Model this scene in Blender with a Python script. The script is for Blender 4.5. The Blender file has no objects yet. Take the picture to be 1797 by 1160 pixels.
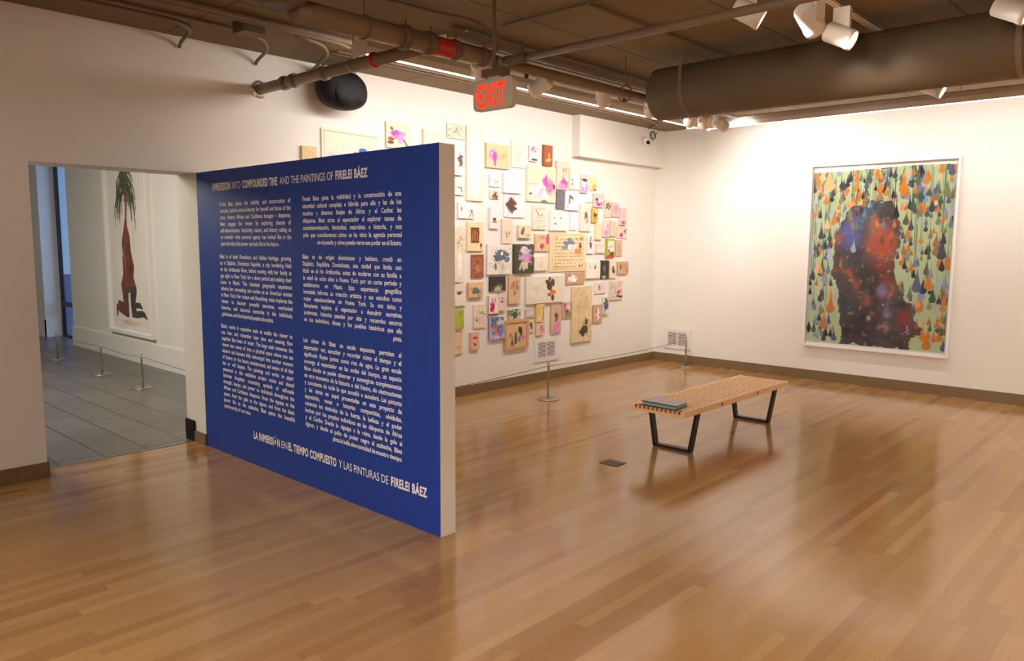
import bpy, math, random
import numpy as np
from mathutils import Vector, Matrix, Quaternion
PI = math.pi
random.seed(7)
SC = bpy.context.scene
COL = SC.collection

# ------------------------------------------------------------ camera model (used to place things on real planes)
FPX, YAW, PITCH, ROLL = 1346.1, .8233, .11423, .00614
CAM = Vector((-9.9195, -6.2969, 1.75))
_F = Vector((math.sin(YAW)*math.cos(PITCH), math.cos(YAW)*math.cos(PITCH), -math.sin(PITCH)))
_r = Vector((math.cos(YAW), -math.sin(YAW), 0)); _u = _r.cross(_F)
_R = _r*math.cos(ROLL) + _u*math.sin(ROLL); _U = _u*math.cos(ROLL) - _r*math.sin(ROLL)
def on(ax, v, x, y):
    d = _F + _R*((x-898.5)/FPX) + _U*((580-y)/FPX)
    return CAM + d*((v-CAM[ax])/d[ax])

# ------------------------------------------------------------ materials
def lin(c):
    return tuple(((x/255)/12.92 if x/255 <= .04045 else ((x/255+.055)/1.055)**2.4) for x in c[:3])
MATS = {}
def mat(name, col=(200,200,200), rough=.6, metal=0, noise=0, nscale=8, bump=0, bscale=60, emit=None, estr=0, coat=0, spec=.5, stretch=(1,1,1)):
    m = bpy.data.materials.new(name); m.use_nodes = True
    nt = m.node_tree; N = nt.nodes; L = nt.links
    b = N['Principled BSDF']
    c = lin(col)
    b.inputs['Base Color'].default_value = (*c, 1)
    b.inputs['Roughness'].default_value = rough
    b.inputs['Metallic'].default_value = metal
    b.inputs['Coat Weight'].default_value = coat
    b.inputs['Specular IOR Level'].default_value = spec
    tc = N.new('ShaderNodeTexCoord'); mp = N.new('ShaderNodeMapping'); mp.inputs['Scale'].default_value = stretch
    L.new(tc.outputs['Object'], mp.inputs['Vector'])
    nz = N.new('ShaderNodeTexNoise'); nz.inputs['Scale'].default_value = nscale; nz.inputs['Detail'].default_value = 5
    L.new(mp.outputs[0], nz.inputs['Vector'])
    mr = N.new('ShaderNodeMapRange'); mr.inputs['From Min'].default_value = .3; mr.inputs['From Max'].default_value = .7
    a = max(noise, .01); mr.inputs['To Min'].default_value = 1-a; mr.inputs['To Max'].default_value = 1+a
    L.new(nz.outputs['Fac'], mr.inputs['Value'])
    vm = N.new('ShaderNodeVectorMath'); vm.operation = 'SCALE'; vm.inputs[0].default_value = c
    L.new(mr.outputs[0], vm.inputs['Scale']); L.new(vm.outputs[0], b.inputs['Base Color'])
    if bump:
        n2 = N.new('ShaderNodeTexNoise'); n2.inputs['Scale'].default_value = bscale; n2.inputs['Detail'].default_value = 3
        L.new(mp.outputs[0], n2.inputs['Vector'])
        bp = N.new('ShaderNodeBump'); bp.inputs['Strength'].default_value = bump; bp.inputs['Distance'].default_value = .01
        L.new(n2.outputs['Fac'], bp.inputs['Height']); L.new(bp.outputs[0], b.inputs['Normal'])
    if emit:
        b.inputs['Emission Color'].default_value = (*lin(emit), 1); b.inputs['Emission Strength'].default_value = estr
    MATS[name] = m
    return m

def wood_floor():
    m = bpy.data.materials.new('maple_strip_floor'); m.use_nodes = True
    nt = m.node_tree; N = nt.nodes; L = nt.links; b = N['Principled BSDF']
    def math_(op, a, bb=None):
        n = N.new('ShaderNodeMath'); n.operation = op
        for i, v in enumerate((a, bb)):
            if v is None: continue
            if isinstance(v, (int, float)): n.inputs[i].default_value = v
            else: L.new(v, n.inputs[i])
        return n.outputs[0]
    tc = N.new('ShaderNodeTexCoord'); sx = N.new('ShaderNodeSeparateXYZ'); L.new(tc.outputs['Object'], sx.inputs[0])
    yr = math_('DIVIDE', sx.outputs['Y'], .064); row = math_('FLOOR', yr)
    wn = N.new('ShaderNodeTexWhiteNoise'); wn.noise_dimensions = '1D'; L.new(row, wn.inputs['W'])
    xo = math_('ADD', sx.outputs['X'], math_('MULTIPLY', wn.outputs['Value'], 7.3))
    xl = math_('DIVIDE', xo, 1.25); pl = math_('FLOOR', xl)
    cb = N.new('ShaderNodeCombineXYZ'); L.new(pl, cb.inputs[0]); L.new(row, cb.inputs[1])
    w2 = N.new('ShaderNodeTexWhiteNoise'); w2.noise_dimensions = '2D'; L.new(cb.outputs[0], w2.inputs['Vector'])
    ramp = N.new('ShaderNodeValToRGB'); e = ramp.color_ramp.elements
    e[0].position = 0; e[0].color = (*lin((138,98,57)), 1)
    e[1].position = 1; e[1].color = (*lin((180,139,88)), 1)
    for p, c in ((.07,(155,112,65)), (.35,(166,123,73)), (.8,(171,130,80))):
        q = ramp.color_ramp.elements.new(p); q.color = (*lin(c), 1)
    L.new(math_('ADD', math_('MULTIPLY', w2.outputs['Value'], .92), .05), ramp.inputs[0])
    # grain stretched along the boards
    mp = N.new('ShaderNodeMapping'); mp.inputs['Scale'].default_value = (1.5, 30, 1); L.new(tc.outputs['Object'], mp.inputs[0])
    gn = N.new('ShaderNodeTexNoise'); gn.inputs['Scale'].default_value = 2.2; gn.inputs['Detail'].default_value = 6; L.new(mp.outputs[0], gn.inputs['Vector'])
    g = N.new('ShaderNodeMapRange'); g.inputs['To Min'].default_value = .88; g.inputs['To Max'].default_value = 1.12; L.new(gn.outputs['Fac'], g.inputs['Value'])
    # broad worn patches
    bn = N.new('ShaderNodeTexNoise'); bn.inputs['Scale'].default_value = .55; bn.inputs['Detail'].default_value = 3; L.new(tc.outputs['Object'], bn.inputs['Vector'])
    g2 = N.new('ShaderNodeMapRange'); g2.inputs['From Min'].default_value = .3; g2.inputs['From Max'].default_value = .7; g2.inputs['To Min'].default_value = .93; g2.inputs['To Max'].default_value = 1.07; L.new(bn.outputs['Fac'], g2.inputs['Value'])
    # seams
    fy = math_('FRACT', yr); sy = math_('GREATER_THAN', math_('ABSOLUTE', math_('SUBTRACT', fy, .5)), .485)
    fx = math_('FRACT', xl); sxx = math_('GREATER_THAN', math_('ABSOLUTE', math_('SUBTRACT', fx, .5)), .4985)
    seam = math_('MAXIMUM', sy, sxx); dk = math_('SUBTRACT', 1.0, math_('MULTIPLY', seam, .22))
    tot = math_('MULTIPLY', math_('MULTIPLY', g.outputs[0], g2.outputs[0]), dk)
    vm = N.new('ShaderNodeVectorMath'); vm.operation = 'SCALE'; L.new(ramp.outputs[0], vm.inputs[0]); L.new(tot, vm.inputs['Scale'])
    L.new(vm.outputs[0], b.inputs['Base Color'])
    # varnish
    rn = N.new('ShaderNodeMapRange'); rn.inputs['To Min'].default_value = .07; rn.inputs['To Max'].default_value = .21; L.new(bn.outputs['Fac'], rn.inputs['Value'])
    L.new(rn.outputs[0], b.inputs['Roughness'])
    b.inputs['Specular IOR Level'].default_value = .55
    n3 = N.new('ShaderNodeTexNoise'); n3.inputs['Scale'].default_value = 9; n3.inputs['Detail'].default_value = 4; L.new(tc.outputs['Object'], n3.inputs['Vector'])
    hb = n3.outputs['Fac']
    bp = N.new('ShaderNodeBump'); bp.inputs['Strength'].default_value = .09; bp.inputs['Distance'].default_value = .012; L.new(hb, bp.inputs['Height'])
    L.new(bp.outputs[0], b.inputs['Normal'])
    return m

def tile_mat(name, c1, c2, mortar, w, h, msize, rough, off=.5, rot=0, bump=.05):
    m = bpy.data.materials.new(name); m.use_nodes = True
    nt = m.node_tree; N = nt.nodes; L = nt.links; b = N['Principled BSDF']
    tc = N.new('ShaderNodeTexCoord'); mp = N.new('ShaderNodeMapping'); mp.inputs['Rotation'].default_value = (0, 0, rot)
    L.new(tc.outputs['Object'], mp.inputs[0])
    br = N.new('ShaderNodeTexBrick'); br.offset = off
    br.inputs['Color1'].default_value = (*lin(c1), 1); br.inputs['Color2'].default_value = (*lin(c2), 1); br.inputs['Mortar'].default_value = (*lin(mortar), 1)
    br.inputs['Scale'].default_value = 1; br.inputs['Brick Width'].default_value = w; br.inputs['Row Height'].default_value = h
    br.inputs['Mortar Size'].default_value = msize; br.inputs['Mortar Smooth'].default_value = .1
    L.new(mp.outputs[0], br.inputs['Vector'])
    nz = N.new('ShaderNodeTexNoise'); nz.inputs['Scale'].default_value = 1.7; nz.inputs['Detail'].default_value = 6; L.new(tc.outputs['Object'], nz.inputs['Vector'])
    mr = N.new('ShaderNodeMapRange'); mr.inputs['To Min'].default_value = .8; mr.inputs['To Max'].default_value = 1.2; L.new(nz.outputs['Fac'], mr.inputs['Value'])
    vm = N.new('ShaderNodeVectorMath'); vm.operation = 'SCALE'; L.new(br.outputs['Color'], vm.inputs[0]); L.new(mr.outputs[0], vm.inputs['Scale'])
    L.new(vm.outputs[0], b.inputs['Base Color']); b.inputs['Roughness'].default_value = rough
    bp = N.new('ShaderNodeBump'); bp.inputs['Strength'].default_value = bump; bp.inputs['Distance'].default_value = .01
    L.new(nz.outputs['Fac'], bp.inputs['Height']); L.new(bp.outputs[0], b.inputs['Normal'])
    return m

def attr_mat(name, rough=.8):
    m = bpy.data.materials.new(name); m.use_nodes = True
    N = m.node_tree.nodes; L = m.node_tree.links; b = N['Principled BSDF']
    a = N.new('ShaderNodeVertexColor'); a.layer_name = 'Col'
    tc = N.new('ShaderNodeTexCoord'); nz = N.new('ShaderNodeTexNoise'); nz.inputs['Scale'].default_value = 90; L.new(tc.outputs['Object'], nz.inputs['Vector'])
    mr = N.new('ShaderNodeMapRange'); mr.inputs['To Min'].default_value = .96; mr.inputs['To Max'].default_value = 1.04; L.new(nz.outputs['Fac'], mr.inputs['Value'])
    vm = N.new('ShaderNodeVectorMath'); vm.operation = 'SCALE'; L.new(a.outputs['Color'], vm.inputs[0]); L.new(mr.outputs[0], vm.inputs['Scale'])
    L.new(vm.outputs[0], b.inputs['Base Color']); b.inputs['Roughness'].default_value = rough
    return m

def glass_mat(name='clear_glazing', gl=.06):
    m = bpy.data.materials.new(name); m.use_nodes = True
    N = m.node_tree.nodes; L = m.node_tree.links; N.remove(N['Principled BSDF'])
    t = N.new('ShaderNodeBsdfTransparent'); g = N.new('ShaderNodeBsdfGlossy'); g.inputs['Roughness'].default_value = .02
    f = N.new('ShaderNodeFresnel'); gi = N.new('ShaderNodeNewGeometry'); ir = N.new('ShaderNodeMapRange'); ir.inputs['To Min'].default_value = 1.45; ir.inputs['To Max'].default_value = 1/1.45; L.new(gi.outputs['Backfacing'], ir.inputs['Value']); L.new(ir.outputs[0], f.inputs['IOR'])
    x = N.new('ShaderNodeMixShader'); L.new(f.outputs[0], x.inputs[0]); L.new(t.outputs[0], x.inputs[1]); L.new(g.outputs[0], x.inputs[2])
    L.new(x.outputs[0], N['Material Output'].inputs[0])
    return m

M_floor = wood_floor()
M_tile = tile_mat('grey_slate_tile', (112,106,100), (98,93,89), (52,49,47), .66, .335, .006, .34, rot=PI/2)
M_wall = mat('matte_white_paint', (234,229,218), .75, noise=.012, nscale=1.2, bump=.04, bscale=260)
M_hall = mat('hall_white_paint', (226,222,212), .75, noise=.012, nscale=1.5)
M_blue = mat('deep_blue_wall_paint', (20,60,152), .5, noise=.05, nscale=5, bump=.10, bscale=220)
M_ceil = tile_mat('brown_concrete_ceiling', (132,112,82), (126,107,78), (84,69,50), 2.4, 1.2, .008, .9, off=0, bump=.3)
M_base = mat('taupe_vinyl_baseboard', (124,100,68), .5, noise=.05, nscale=6)
M_whitetrim = mat('white_trim_paint', (230,226,218), .55)
M_pipe = mat('painted_pipe_taupe', (130,108,84), .55, noise=.06, nscale=14)
M_pipe_d = mat('dark_painted_coupling', (104,84,62), .6, noise=.06, nscale=30)
M_red = mat('red_enamel_fitting', (178,42,24), .4, noise=.1, nscale=30)
M_duct = mat('brown_painted_duct', (106,90,68), .65, noise=.05, nscale=5)
M_white = mat('white_powder_coat', (240,230,218), .45)
M_lens = mat('lit_lamp_lens', (255,250,240), .3, emit=(255,240,220), estr=22)
M_slit = mat('lit_tube', (255,250,240), .3, emit=(255,240,222), estr=7)
M_lens_dim = mat('lamp_reflector_glow', (240,230,215), .3, emit=(255,232,205), estr=2.0)
M_black = mat('black_plastic', (13,12,12), .62, spec=.3)
M_blackmet = mat('black_steel', (20,19,18), .38)
M_maple = mat('maple_slat_wood', (240,196,146), .42, noise=.06, nscale=3, stretch=(1,16,16))
M_mapleend = mat('maple_end_grain', (150,84,44), .55, noise=.12, nscale=60)
M_steel = mat('brushed_stainless', (176,166,152), .32, metal=.85, noise=.04, nscale=40)
M_chrome = mat('polished_chrome', (235,235,235), .18, metal=.9)
M_rope = mat('grey_barrier_cord', (120,104,88), .8)
M_dark = mat('void_shade', (14,12,10), .9)  # near-black colour standing in for the shade inside openings
M_letter = mat('white_vinyl_lettering', (246,241,238), .6)
M_exitred = mat('red_lit_exit_letters', (240,40,20), .4, emit=(255,48,18), estr=1.25)
M_exit = mat('grey_exit_housing', (206,192,170), .5)
M_bookc = mat('mauve_grey_book_cover', (168,148,146), .35, noise=.12, nscale=22)
M_bookd = mat('dark_book_spine', (60,48,44), .5)
M_booke = mat('teal_page_edges', (130,176,168), .7, noise=.08, nscale=60, stretch=(1,1,30))
M_brass = mat('dark_floor_plate', (84,68,50), .5, metal=.3, noise=.1, nscale=60)
M_bronze = mat('dark_window_frame', (28,30,34), .4)
M_paint = attr_mat('painted_paper_surface')
M_glass = glass_mat()

# ------------------------------------------------------------ mesh builder
class MB:
    def __init__(s): s.v = []; s.f = []; s.m = []; s.sm = []
    def add(s, vs, fs, mi=0, smooth=False):
        o = len(s.v); s.v += [tuple(v) for v in vs]; s.f += [tuple(i+o for i in f) for f in fs]; s.m += [mi]*len(fs); s.sm += [smooth]*len(fs); return s
    def box(s, a, b, mi=0):
        x0, x1 = sorted((a[0], b[0])); y0, y1 = sorted((a[1], b[1])); z0, z1 = sorted((a[2], b[2]))
        return s.add([(x0,y0,z0),(x1,y0,z0),(x1,y1,z0),(x0,y1,z0),(x0,y0,z1),(x1,y0,z1),(x1,y1,z1),(x0,y1,z1)],
                     [(0,3,2,1),(4,5,6,7),(0,1,5,4),(1,2,6,5),(2,3,7,6),(3,0,4,7)], mi)
    def bar(s, p, q, w, h, up=(0,0,1), mi=0):           # rectangular bar from p to q
        p, q = Vector(p), Vector(q); d = (q-p).normalized(); a = d.cross(Vector(up)).normalized(); b = a.cross(d)
        vs = [c + a*sa*w/2 + b*sb*h/2 for c in (p, q) for sa, sb in ((-1,-1),(1,-1),(1,1),(-1,1))]
        return s.add(vs, [(0,1,2,3),(7,6,5,4),(0,4,5,1),(1,5,6,2),(2,6,7,3),(3,7,4,0)], mi)
    def cyl(s, p, q, r, r2=None, n=24, mi=0, caps=True, smooth=True):
        p, q = Vector(p), Vector(q); r2 = r if r2 is None else r2
        return s.lathe(p, q-p, [(0, r), (1, r2)], n, mi, caps, smooth)
    def lathe(s, p, axis, prof, n=24, mi=0, caps=True, smooth=True):      # prof: (t along axis, radius)
        p, axis = Vector(p), Vector(axis); d = axis.normalized(); t = Vector((0,0,1)) if abs(d.z) < .9 else Vector((1,0,0))
        a = d.cross(t).normalized(); b = d.cross(a); vs = []
        for (k, r) in prof:
            for i in range(n):
                th = 2*PI*i/n; vs.append(p + axis*k + a*(r*math.cos(th)) + b*(r*math.sin(th)))
        fs = []
        for j in range(len(prof)-1):
            for i in range(n):
                i2 = (i+1) % n; fs.append((j*n+i, (j+1)*n+i, (j+1)*n+i2, j*n+i2))
        s.add(vs, fs, mi, smooth)
        if caps:
            o = len(s.v)-len(vs); s.f.append(tuple(o+i for i in range(n))); s.f.append(tuple(o+(len(prof)-1)*n+i for i in reversed(range(n)))); s.m += [mi, mi]; s.sm += [False, False]
        return s
    def tube(s, pts, r, n=8, mi=0):
        pts = [Vector(p) for p in pts]; vs = []; a = None
        for k, p in enumerate(pts):
            d = (pts[min(k+1, len(pts)-1)] - pts[max(k-1, 0)]).normalized()
            if a is None: a = d.cross(Vector((0,0,1)) if abs(d.z) < .9 else Vector((1,0,0))).normalized()
            else: a = (a - d*a.dot(d)).normalized()
            b = d.cross(a)
            for i in range(n):
                th = 2*PI*i/n; vs.append(p + a*(r*math.cos(th)) + b*(r*math.sin(th)))
        fs = [(j*n+i, j*n+(i+1) % n, (j+1)*n+(i+1) % n, (j+1)*n+i) for j in range(len(pts)-1) for i in range(n)]
        s.add(vs, fs, mi, True)
        o = len(s.v)-len(vs); s.f.append(tuple(o+i for i in reversed(range(n)))); s.f.append(tuple(o+(len(pts)-1)*n+i for i in range(n))); s.m += [mi]*2; s.sm += [False]*2
        return s
    def ball(s, c, r, n=16, mi=0):
        prof = [(math.sin(PI*(k/8-.5)), max(1e-4, math.cos(PI*(k/8-.5)))) for k in range(9)]
        vs = []
        rx, ry, rz = r if isinstance(r, (tuple, list)) else (r, r, r)
        for (z, q) in prof:
            for i in range(n):
                th = 2*PI*i/n; vs.append((c[0]+rx*q*math.cos(th), c[1]+ry*q*math.sin(th), c[2]+rz*z))
        fs = [(j*n+i, j*n+(i+1) % n, (j+1)*n+(i+1) % n, (j+1)*n+i) for j in range(8) for i in range(n)]
        return s.add(vs, fs, mi, True)

ORG = {}
def obj(name, mb, mats, parent=None, loc=None, bevel=0, local=False):
    """Link one mesh object. Vertices are world coordinates unless local; the origin goes to the thing's base."""
    V = np.array(mb.v, float)
    if parent is not None: o3 = Vector((0,0,0)) if local else ORG[parent.name]
    elif local: o3 = Vector((0,0,0))
    else: o3 = Vector(loc) if loc else Vector(((V[:,0].min()+V[:,0].max())/2, (V[:,1].min()+V[:,1].max())/2, V[:,2].min()))
    me = bpy.data.meshes.new(name)
    me.from_pydata((V - np.array(o3)).tolist(), [], mb.f)
    if not isinstance(mats, (list, tuple)): mats = [mats]
    for m in mats: me.materials.append(m)
    me.polygons.foreach_set('material_index', mb.m); me.polygons.foreach_set('use_smooth', mb.sm); me.update()
    o = bpy.data.objects.new(name, me); COL.objects.link(o)
    if parent is not None: o.parent = parent
    else: o.location = o3
    ORG[o.name] = o3
    if bevel:
        b = o.modifiers.new('bevel', 'BEVEL'); b.width = bevel; b.segments = 2; b.limit_method = 'ANGLE'
    return o
def tag(o, label=None, cat=None, group=None, kind=None):
    for k, v in (('label', label), ('category', cat), ('group', group), ('kind', kind)):
        if v: o[k] = v
    return o
def empty(name, loc, label, cat, group=None, rz=0):
    o = bpy.data.objects.new(name, None); COL.objects.link(o); o.location = loc; o.rotation_euler = (0, 0, rz); o.empty_display_size = .1
    ORG[o.name] = Vector(loc); return tag(o, label, cat, group)
def struct(name, mb, m, label=None, bevel=0):
    o = obj(name, mb, m, loc=(0,0,0), bevel=bevel); o['kind'] = 'structure'
    if label: o['label'] = label
    return o
def dup(root, loc, rz, label, group=None):
    r = root.copy(); COL.objects.link(r); r.location = loc; r.rotation_euler = (0, 0, rz); r['label'] = label
    if group: r['group'] = group
    ORG[r.name] = Vector(loc)
    for ch in list(root.children):
        c = ch.copy(); COL.objects.link(c); c.parent = r
        for g in list(ch.children):
            d = g.copy(); COL.objects.link(d); d.parent = c
    return r

# ------------------------------------------------------------ main dimensions
H = 3.374; T = 2.306; XL = -8.194; XR = -6.976; WT = .36; XH = -5.55; HC = 3.15; WX0, WY0 = -13.5, -10.5
# ------------------------------------------------------------ setting
struct('floor', MB().box((WX0, WY0, -.1), (0, 0, 0)).box((XL, 0, -.1), (XR, .215, 0)), M_floor)
struct('floor_hall', MB().box((-12, .215, -.1), (XL, 12, 0)).box((XL, .222, -.1), (XR, 12, 0)).box((XR, .36, -.1), (XH+.36, 12, 0)), M_tile)
struct('trim_threshold', MB().box((XL, .2, 0), (XR, .222, .004)), M_steel)
struct('ceiling', MB().box((WX0, WY0, H), (.3, 0, H+.2)), M_ceil)
struct('ceiling_hall', MB().box((-12, WT, HC), (XH+.4, 12, HC+.1)), M_hall)
# wall with the doorway and the salon hang
w = MB()
w.box((WX0, 0, 0), (XL, WT, H+.2)).box((XR, 0, 0), (.3, WT, H+.2)).box((XL, 0, T), (XR, WT, H+.2))
struct('wall_left', w, M_wall)
struct('wall_right', MB().box((0, WY0, 0), (.3, 0, H+.2)), M_wall)
struct('wall_back', MB().box((WX0, WY0-.2, 0), (.3, WY0, H+.2)), M_wall)
struct('wall_side', MB().box((WX0-.2, WY0, 0), (WX0, .3, H+.2)), M_wall)
struct('trim_soffit', MB().box((-2.006, -.12, 2.855), (0, 0, H)), M_wall)
# hall beyond the doorway
hw = MB().box((XH, WT, 0), (XH+.32, 7.76, HC)).box((XH, 9.22, 0), (XH+.32, 12, HC))
struct('wall_hall_right', hw, M_hall)
struct('wall_hall_end', MB().box((-12, 12, 0), (XH+.32, 12.2, HC)), M_hall)
struct('wall_hall_left', MB().box((-12.2, WT, 0), (-12, 12.2, HC)), M_hall)
struct('baseboard_hall', MB().box((XH-.02, WT, 0), (XH, 7.78, .317)).box((XH-.02, 9.2, 0), (XH, 12, .317)).box((XH-.02, 9.2, 0), (XH+.25, 9.22, .317)), M_whitetrim)
wf = MB()
wx = XH+.26
for a, b, z0, z1 in ((9.12, 9.2, 0, HC), (7.5, 7.76, 0, HC), (7.76, 9.12, .56, .64), (7.76, 9.12, 0, .04), (7.76, 9.12, HC-.06, HC)):
    wf.box((wx, a, z0), (wx+.05, b, z1))
wn = struct('window_1', wf, M_bronze)
obj('window_pane', MB().box((wx+.02, 7.76, .04), (wx+.026, 9.12, HC-.06)), M_glass, wn)
# baseboards
bh = .112
struct('baseboard_left', MB().box((WX0, -.014, 0), (XL+.006, 0, bh)).box((XL, -.014, 0), (XL+.012, .19, bh))
       .box((XR+.121, -.014, 0), (-.0, 0, bh)), M_base, bevel=.003)
struct('baseboard_jamb', MB().box((XR-.014, -.0, 0), (XR, .2, .1)), M_base)
struct('baseboard_right', MB().box((-.014, WY0, 0), (0, -.014, bh+.01)), M_base, bevel=.003)
struct('trim_corner_guard', MB().box((XR-.018, .2, 0), (XR, .365, .185)), M_black, bevel=.003)

# ------------------------------------------------------------ partition wall with the text
YN = -3.0; PTH = .12
pw = MB().box((XR, YN, 0), (XR+PTH, 0, T), 0)
pw.m[5] = 1                                    # the face turned to the entrance is painted blue
part = struct('wall_partition', pw, [M_wall, M_blue], 'low blue painted partition wall covered in white exhibition text')
part['category'] = 'partition wall'

_cache = {}
def word_mesh(s, bold):
    k = (s, bold)
    if k not in _cache:
        cu = bpy.data.curves.new('t', 'FONT'); cu.body = s; cu.offset = {0: .022, 1: .040, 2: .002, 3: .022}[bold]; cu.resolution_u = 2 if bold == 0 else 4
        if bold == 1: cu.space_character = 1.12
        o = bpy.data.objects.new('t', cu); COL.objects.link(o); bpy.context.view_layer.update()
        e = o.evaluated_get(bpy.context.evaluated_depsgraph_get()); me = e.to_mesh()
        vs = [(v.co.x, v.co.y) for v in me.vertices]; fs = [tuple(p.vertices) for p in me.polygons]
        e.to_mesh_clear(); bpy.data.objects.remove(o); bpy.data.curves.remove(cu)
        xs = [v[0] for v in vs]; _cache[k] = (vs, fs, min(xs), max(xs))
    return _cache[k]
def put(mb, s, y0, z0, sx, sz, bold=0, x=XR-.0012):
    vs, fs, a, b = word_mesh(s, bold)
    mb.add([(x, y0-(v[0]-a)*sx, z0+v[1]*sz) for v in vs], fs); return (b-a)*sx
CAPH = .682
def paragraph(lines, py_first, py_last, px_l, px_r, justify_last):
    """lines run down the blue face between two baselines measured at the column's left edge"""
    y0 = on(0, XR, px_l, (py_first+py_last)/2).y
    zs = [on(0, XR, px_l, py_first).z, on(0, XR, px_l+6*(py_last-py_first)/150 if px_l < 450 else px_l+1.3, py_last).z]
    y1 = on(0, XR, px_r, (py_first+py_last)/2).y
    W = y0-y1; pitch = (zs[0]-zs[1])/(len(lines)-1); sz = pitch*.60/CAPH
    nat = []
    for l in lines:
        ws = l.split(); nat.append(sum(word_mesh(q, 0)[3]-word_mesh(q, 0)[2] for q in ws) + .20*(len(ws)-1))
    sx = min(sz*.93, W/max(nat)*.995)
    mb = MB()
    for i, l in enumerate(lines):
        ws = l.split(); z = zs[0]-pitch*i; wid = [(word_mesh(q, 0)[3]-word_mesh(q, 0)[2])*sx for q in ws]
        last = i in justify_last
        gap = .24*sx if last else (W-sum(wid))/(max(1, len(ws)-1))
        y = y0 - ((W-sum(wid)-gap*(len(ws)-1)) if justify_last.get(i) == 'R' else 0)
        for q, wd in zip(ws, wid): put(mb, q, y, z, sx, sz); y -= wd+gap
    return mb
EN1 = ["Firelei Báez paints the visibility and construction of","complex, hybrid cultural identity for herself and those of the","many, diverse African and Caribbean lineages – diasporas.","Báez engages the viewer by exploring themes of","self-determination, femininity, nature, and history asking us","to consider what personal agency has looked like in the","past and what that power can look like in the future."]
EN2 = ["Báez is of both Dominican and Haitian heritage, growing","up in Dajabón, Dominican Republic, a city bordering Haiti","on the Artibonite River, before moving with her family at","age eight to New York for a short period and making their","home in Miami. This inherited geographic experience","informs her art-making and studies as an American woman","in New York. Her unique and flourishing voice implores the","viewer to discover powerful narratives, overlooked","histories, and obscured memories in the individuals,","goddesses, and the historical peoples she paints."]
EN3 = ["Báez's works in expansive scale to enable the viewer to","see, hear, and remember how time and meaning flow","together like rivers of water. The large scale immerses the","viewer into waves of time, a physical space where one can","observe and become fully submerged into another moment","of history or the future, unobstructed, and aware of all that","has or will happen. The paintings and works on paper","presented in this exhibition project voices and shared","histories forgotten connecting symbols of self-made","strength, beauty, and power to individuals throughout the","African and Caribbean diasporas. From the ciguapa to the","queen, from the gele to the tignon, and from the black","power fist to the azabache, Báez paints the beautiful","synchronicity of our time."]
ES1 = ["Firelei Báez pinta la visibilidad y la construcción de una","identidad cultural compleja e híbrida para ella y las de los","muchos y diversos linajes de África y el Caribe: las","diásporas. Báez atrae al espectador al explorar temas de","autodeterminación, feminidad, naturaleza e historia, y nos","pide que consideremos cómo se ha visto la agencia personal","en el pasado y cómo puede verse ese poder en el futuro."]
ES2 = ["Báez es de origen dominicano y haitiano, creció en","Dajabón, República Dominicana, una ciudad que limita con","Haití en el río Artibonite, antes de mudarse con su familia a","la edad de ocho años a Nueva York por un corto período y","establecerse en Miami. Esta experiencia geográfica","heredada informa su creación artística y sus estudios como","mujer estadounidense en Nueva York. Su voz única y","floreciente implora al espectador a descubrir narrativas","poderosas, historias pasadas por alto y recuerdos oscuros","en los individuos, diosas y los pueblos históricos que ella","pinta."]
ES3 = ["Las obras de Báez en escala expansiva permiten al","espectador ver, escuchar y recordar cómo el tiempo y el","significado fluyen juntos como ríos de agua. La gran escala","sumerge al espectador en las ondas del tiempo, un espacio","físico donde se puede observar y sumergirse completamente","en otro momento de la historia o del futuro, sin obstrucciones","y consciente de todo lo que sucedió o sucederá. Las pinturas","y las obras en papel presentadas en este proyecto de","exposición, voces e historias compartidas, olvidadas,","conectan los símbolos de la fuerza, la belleza y el poder","hechos por los propios individuos en las diásporas de África","y el Caribe. Desde la ciguapa a la reina, desde la gele al","tignon, y desde el puño de poder negro al azabache, Báez","pinta la bella sincronicidad de nuestro tiempo."]
for ls, a, b, l, r, jl in ((EN1, 362, 430.5, 387, 511, {6: 'L'}), (EN2, 453, 553.5, 388, 512.5, {9: 'L'}), (EN3, 574.7, 715, 391.5, 515, {13: 'L'}),
                           (ES1, 353, 428.5, 532, 705, {6: 'R'}), (ES2, 453.8, 575, 533, 705, {10: 'R'}), (ES3, 599.7, 758, 535, 705, {13: 'R'})):
    obj('paragraph_lettering', paragraph(ls, a, b, l, r, jl), M_letter, part)
def heading(segs, pxb):
    """segs: text, px left, px right, style; pxb: function px -> (baseline py, cap top py) on the blue face"""
    mb = MB()
    for s, a, b, st in segs:
        pb, pt = pxb((a+b)/2); m = (a+b)/2
        zb, zt = on(0, XR, m, pb).z, on(0, XR, m, pt).z
        ya, yb = on(0, XR, a, pb).y, on(0, XR, b, pb).y
        vs, fs, x0, x1 = word_mesh(s, st); sx = (ya-yb)/(x1-x0)
        k = .9 if st == 2 else 1
        put(mb, s, ya, zb, sx, (zt-zb)*k/CAPH/(1.08 if st == 1 else 1), st, XR-.0015)
    return mb
def lerp(x, x0, a, x1, b): return a + (b-a)*(x-x0)/(x1-x0)
obj('heading_lettering', heading([("IMMERSION",373.4,405.3,1),("INTO",407.8,422.6,2),("COMPOUNDED TIME",425.8,487,1),("AND THE PAINTINGS OF",491,585,2),("FIRELEI BÁEZ",589,645.4,1)],
    lambda x: (lerp(x,373,335,645,309.7), lerp(x,373,321.6,645,293.6))), M_letter, part)
obj('heading_lettering', heading([("LA INMERSIÓN",446,491.3,1),("EN",494.8,504.5,2),("EL TIEMPO COMPUESTO",507,590.5,1),("Y LAS PINTURAS DE",595.4,681.6,2),("FIRELEI BÁEZ",686.8,749.8,1)],
    lambda x: (lerp(x,446,769,750,873.2), lerp(x,446,756,750,856.5))), M_letter, part)

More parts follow.
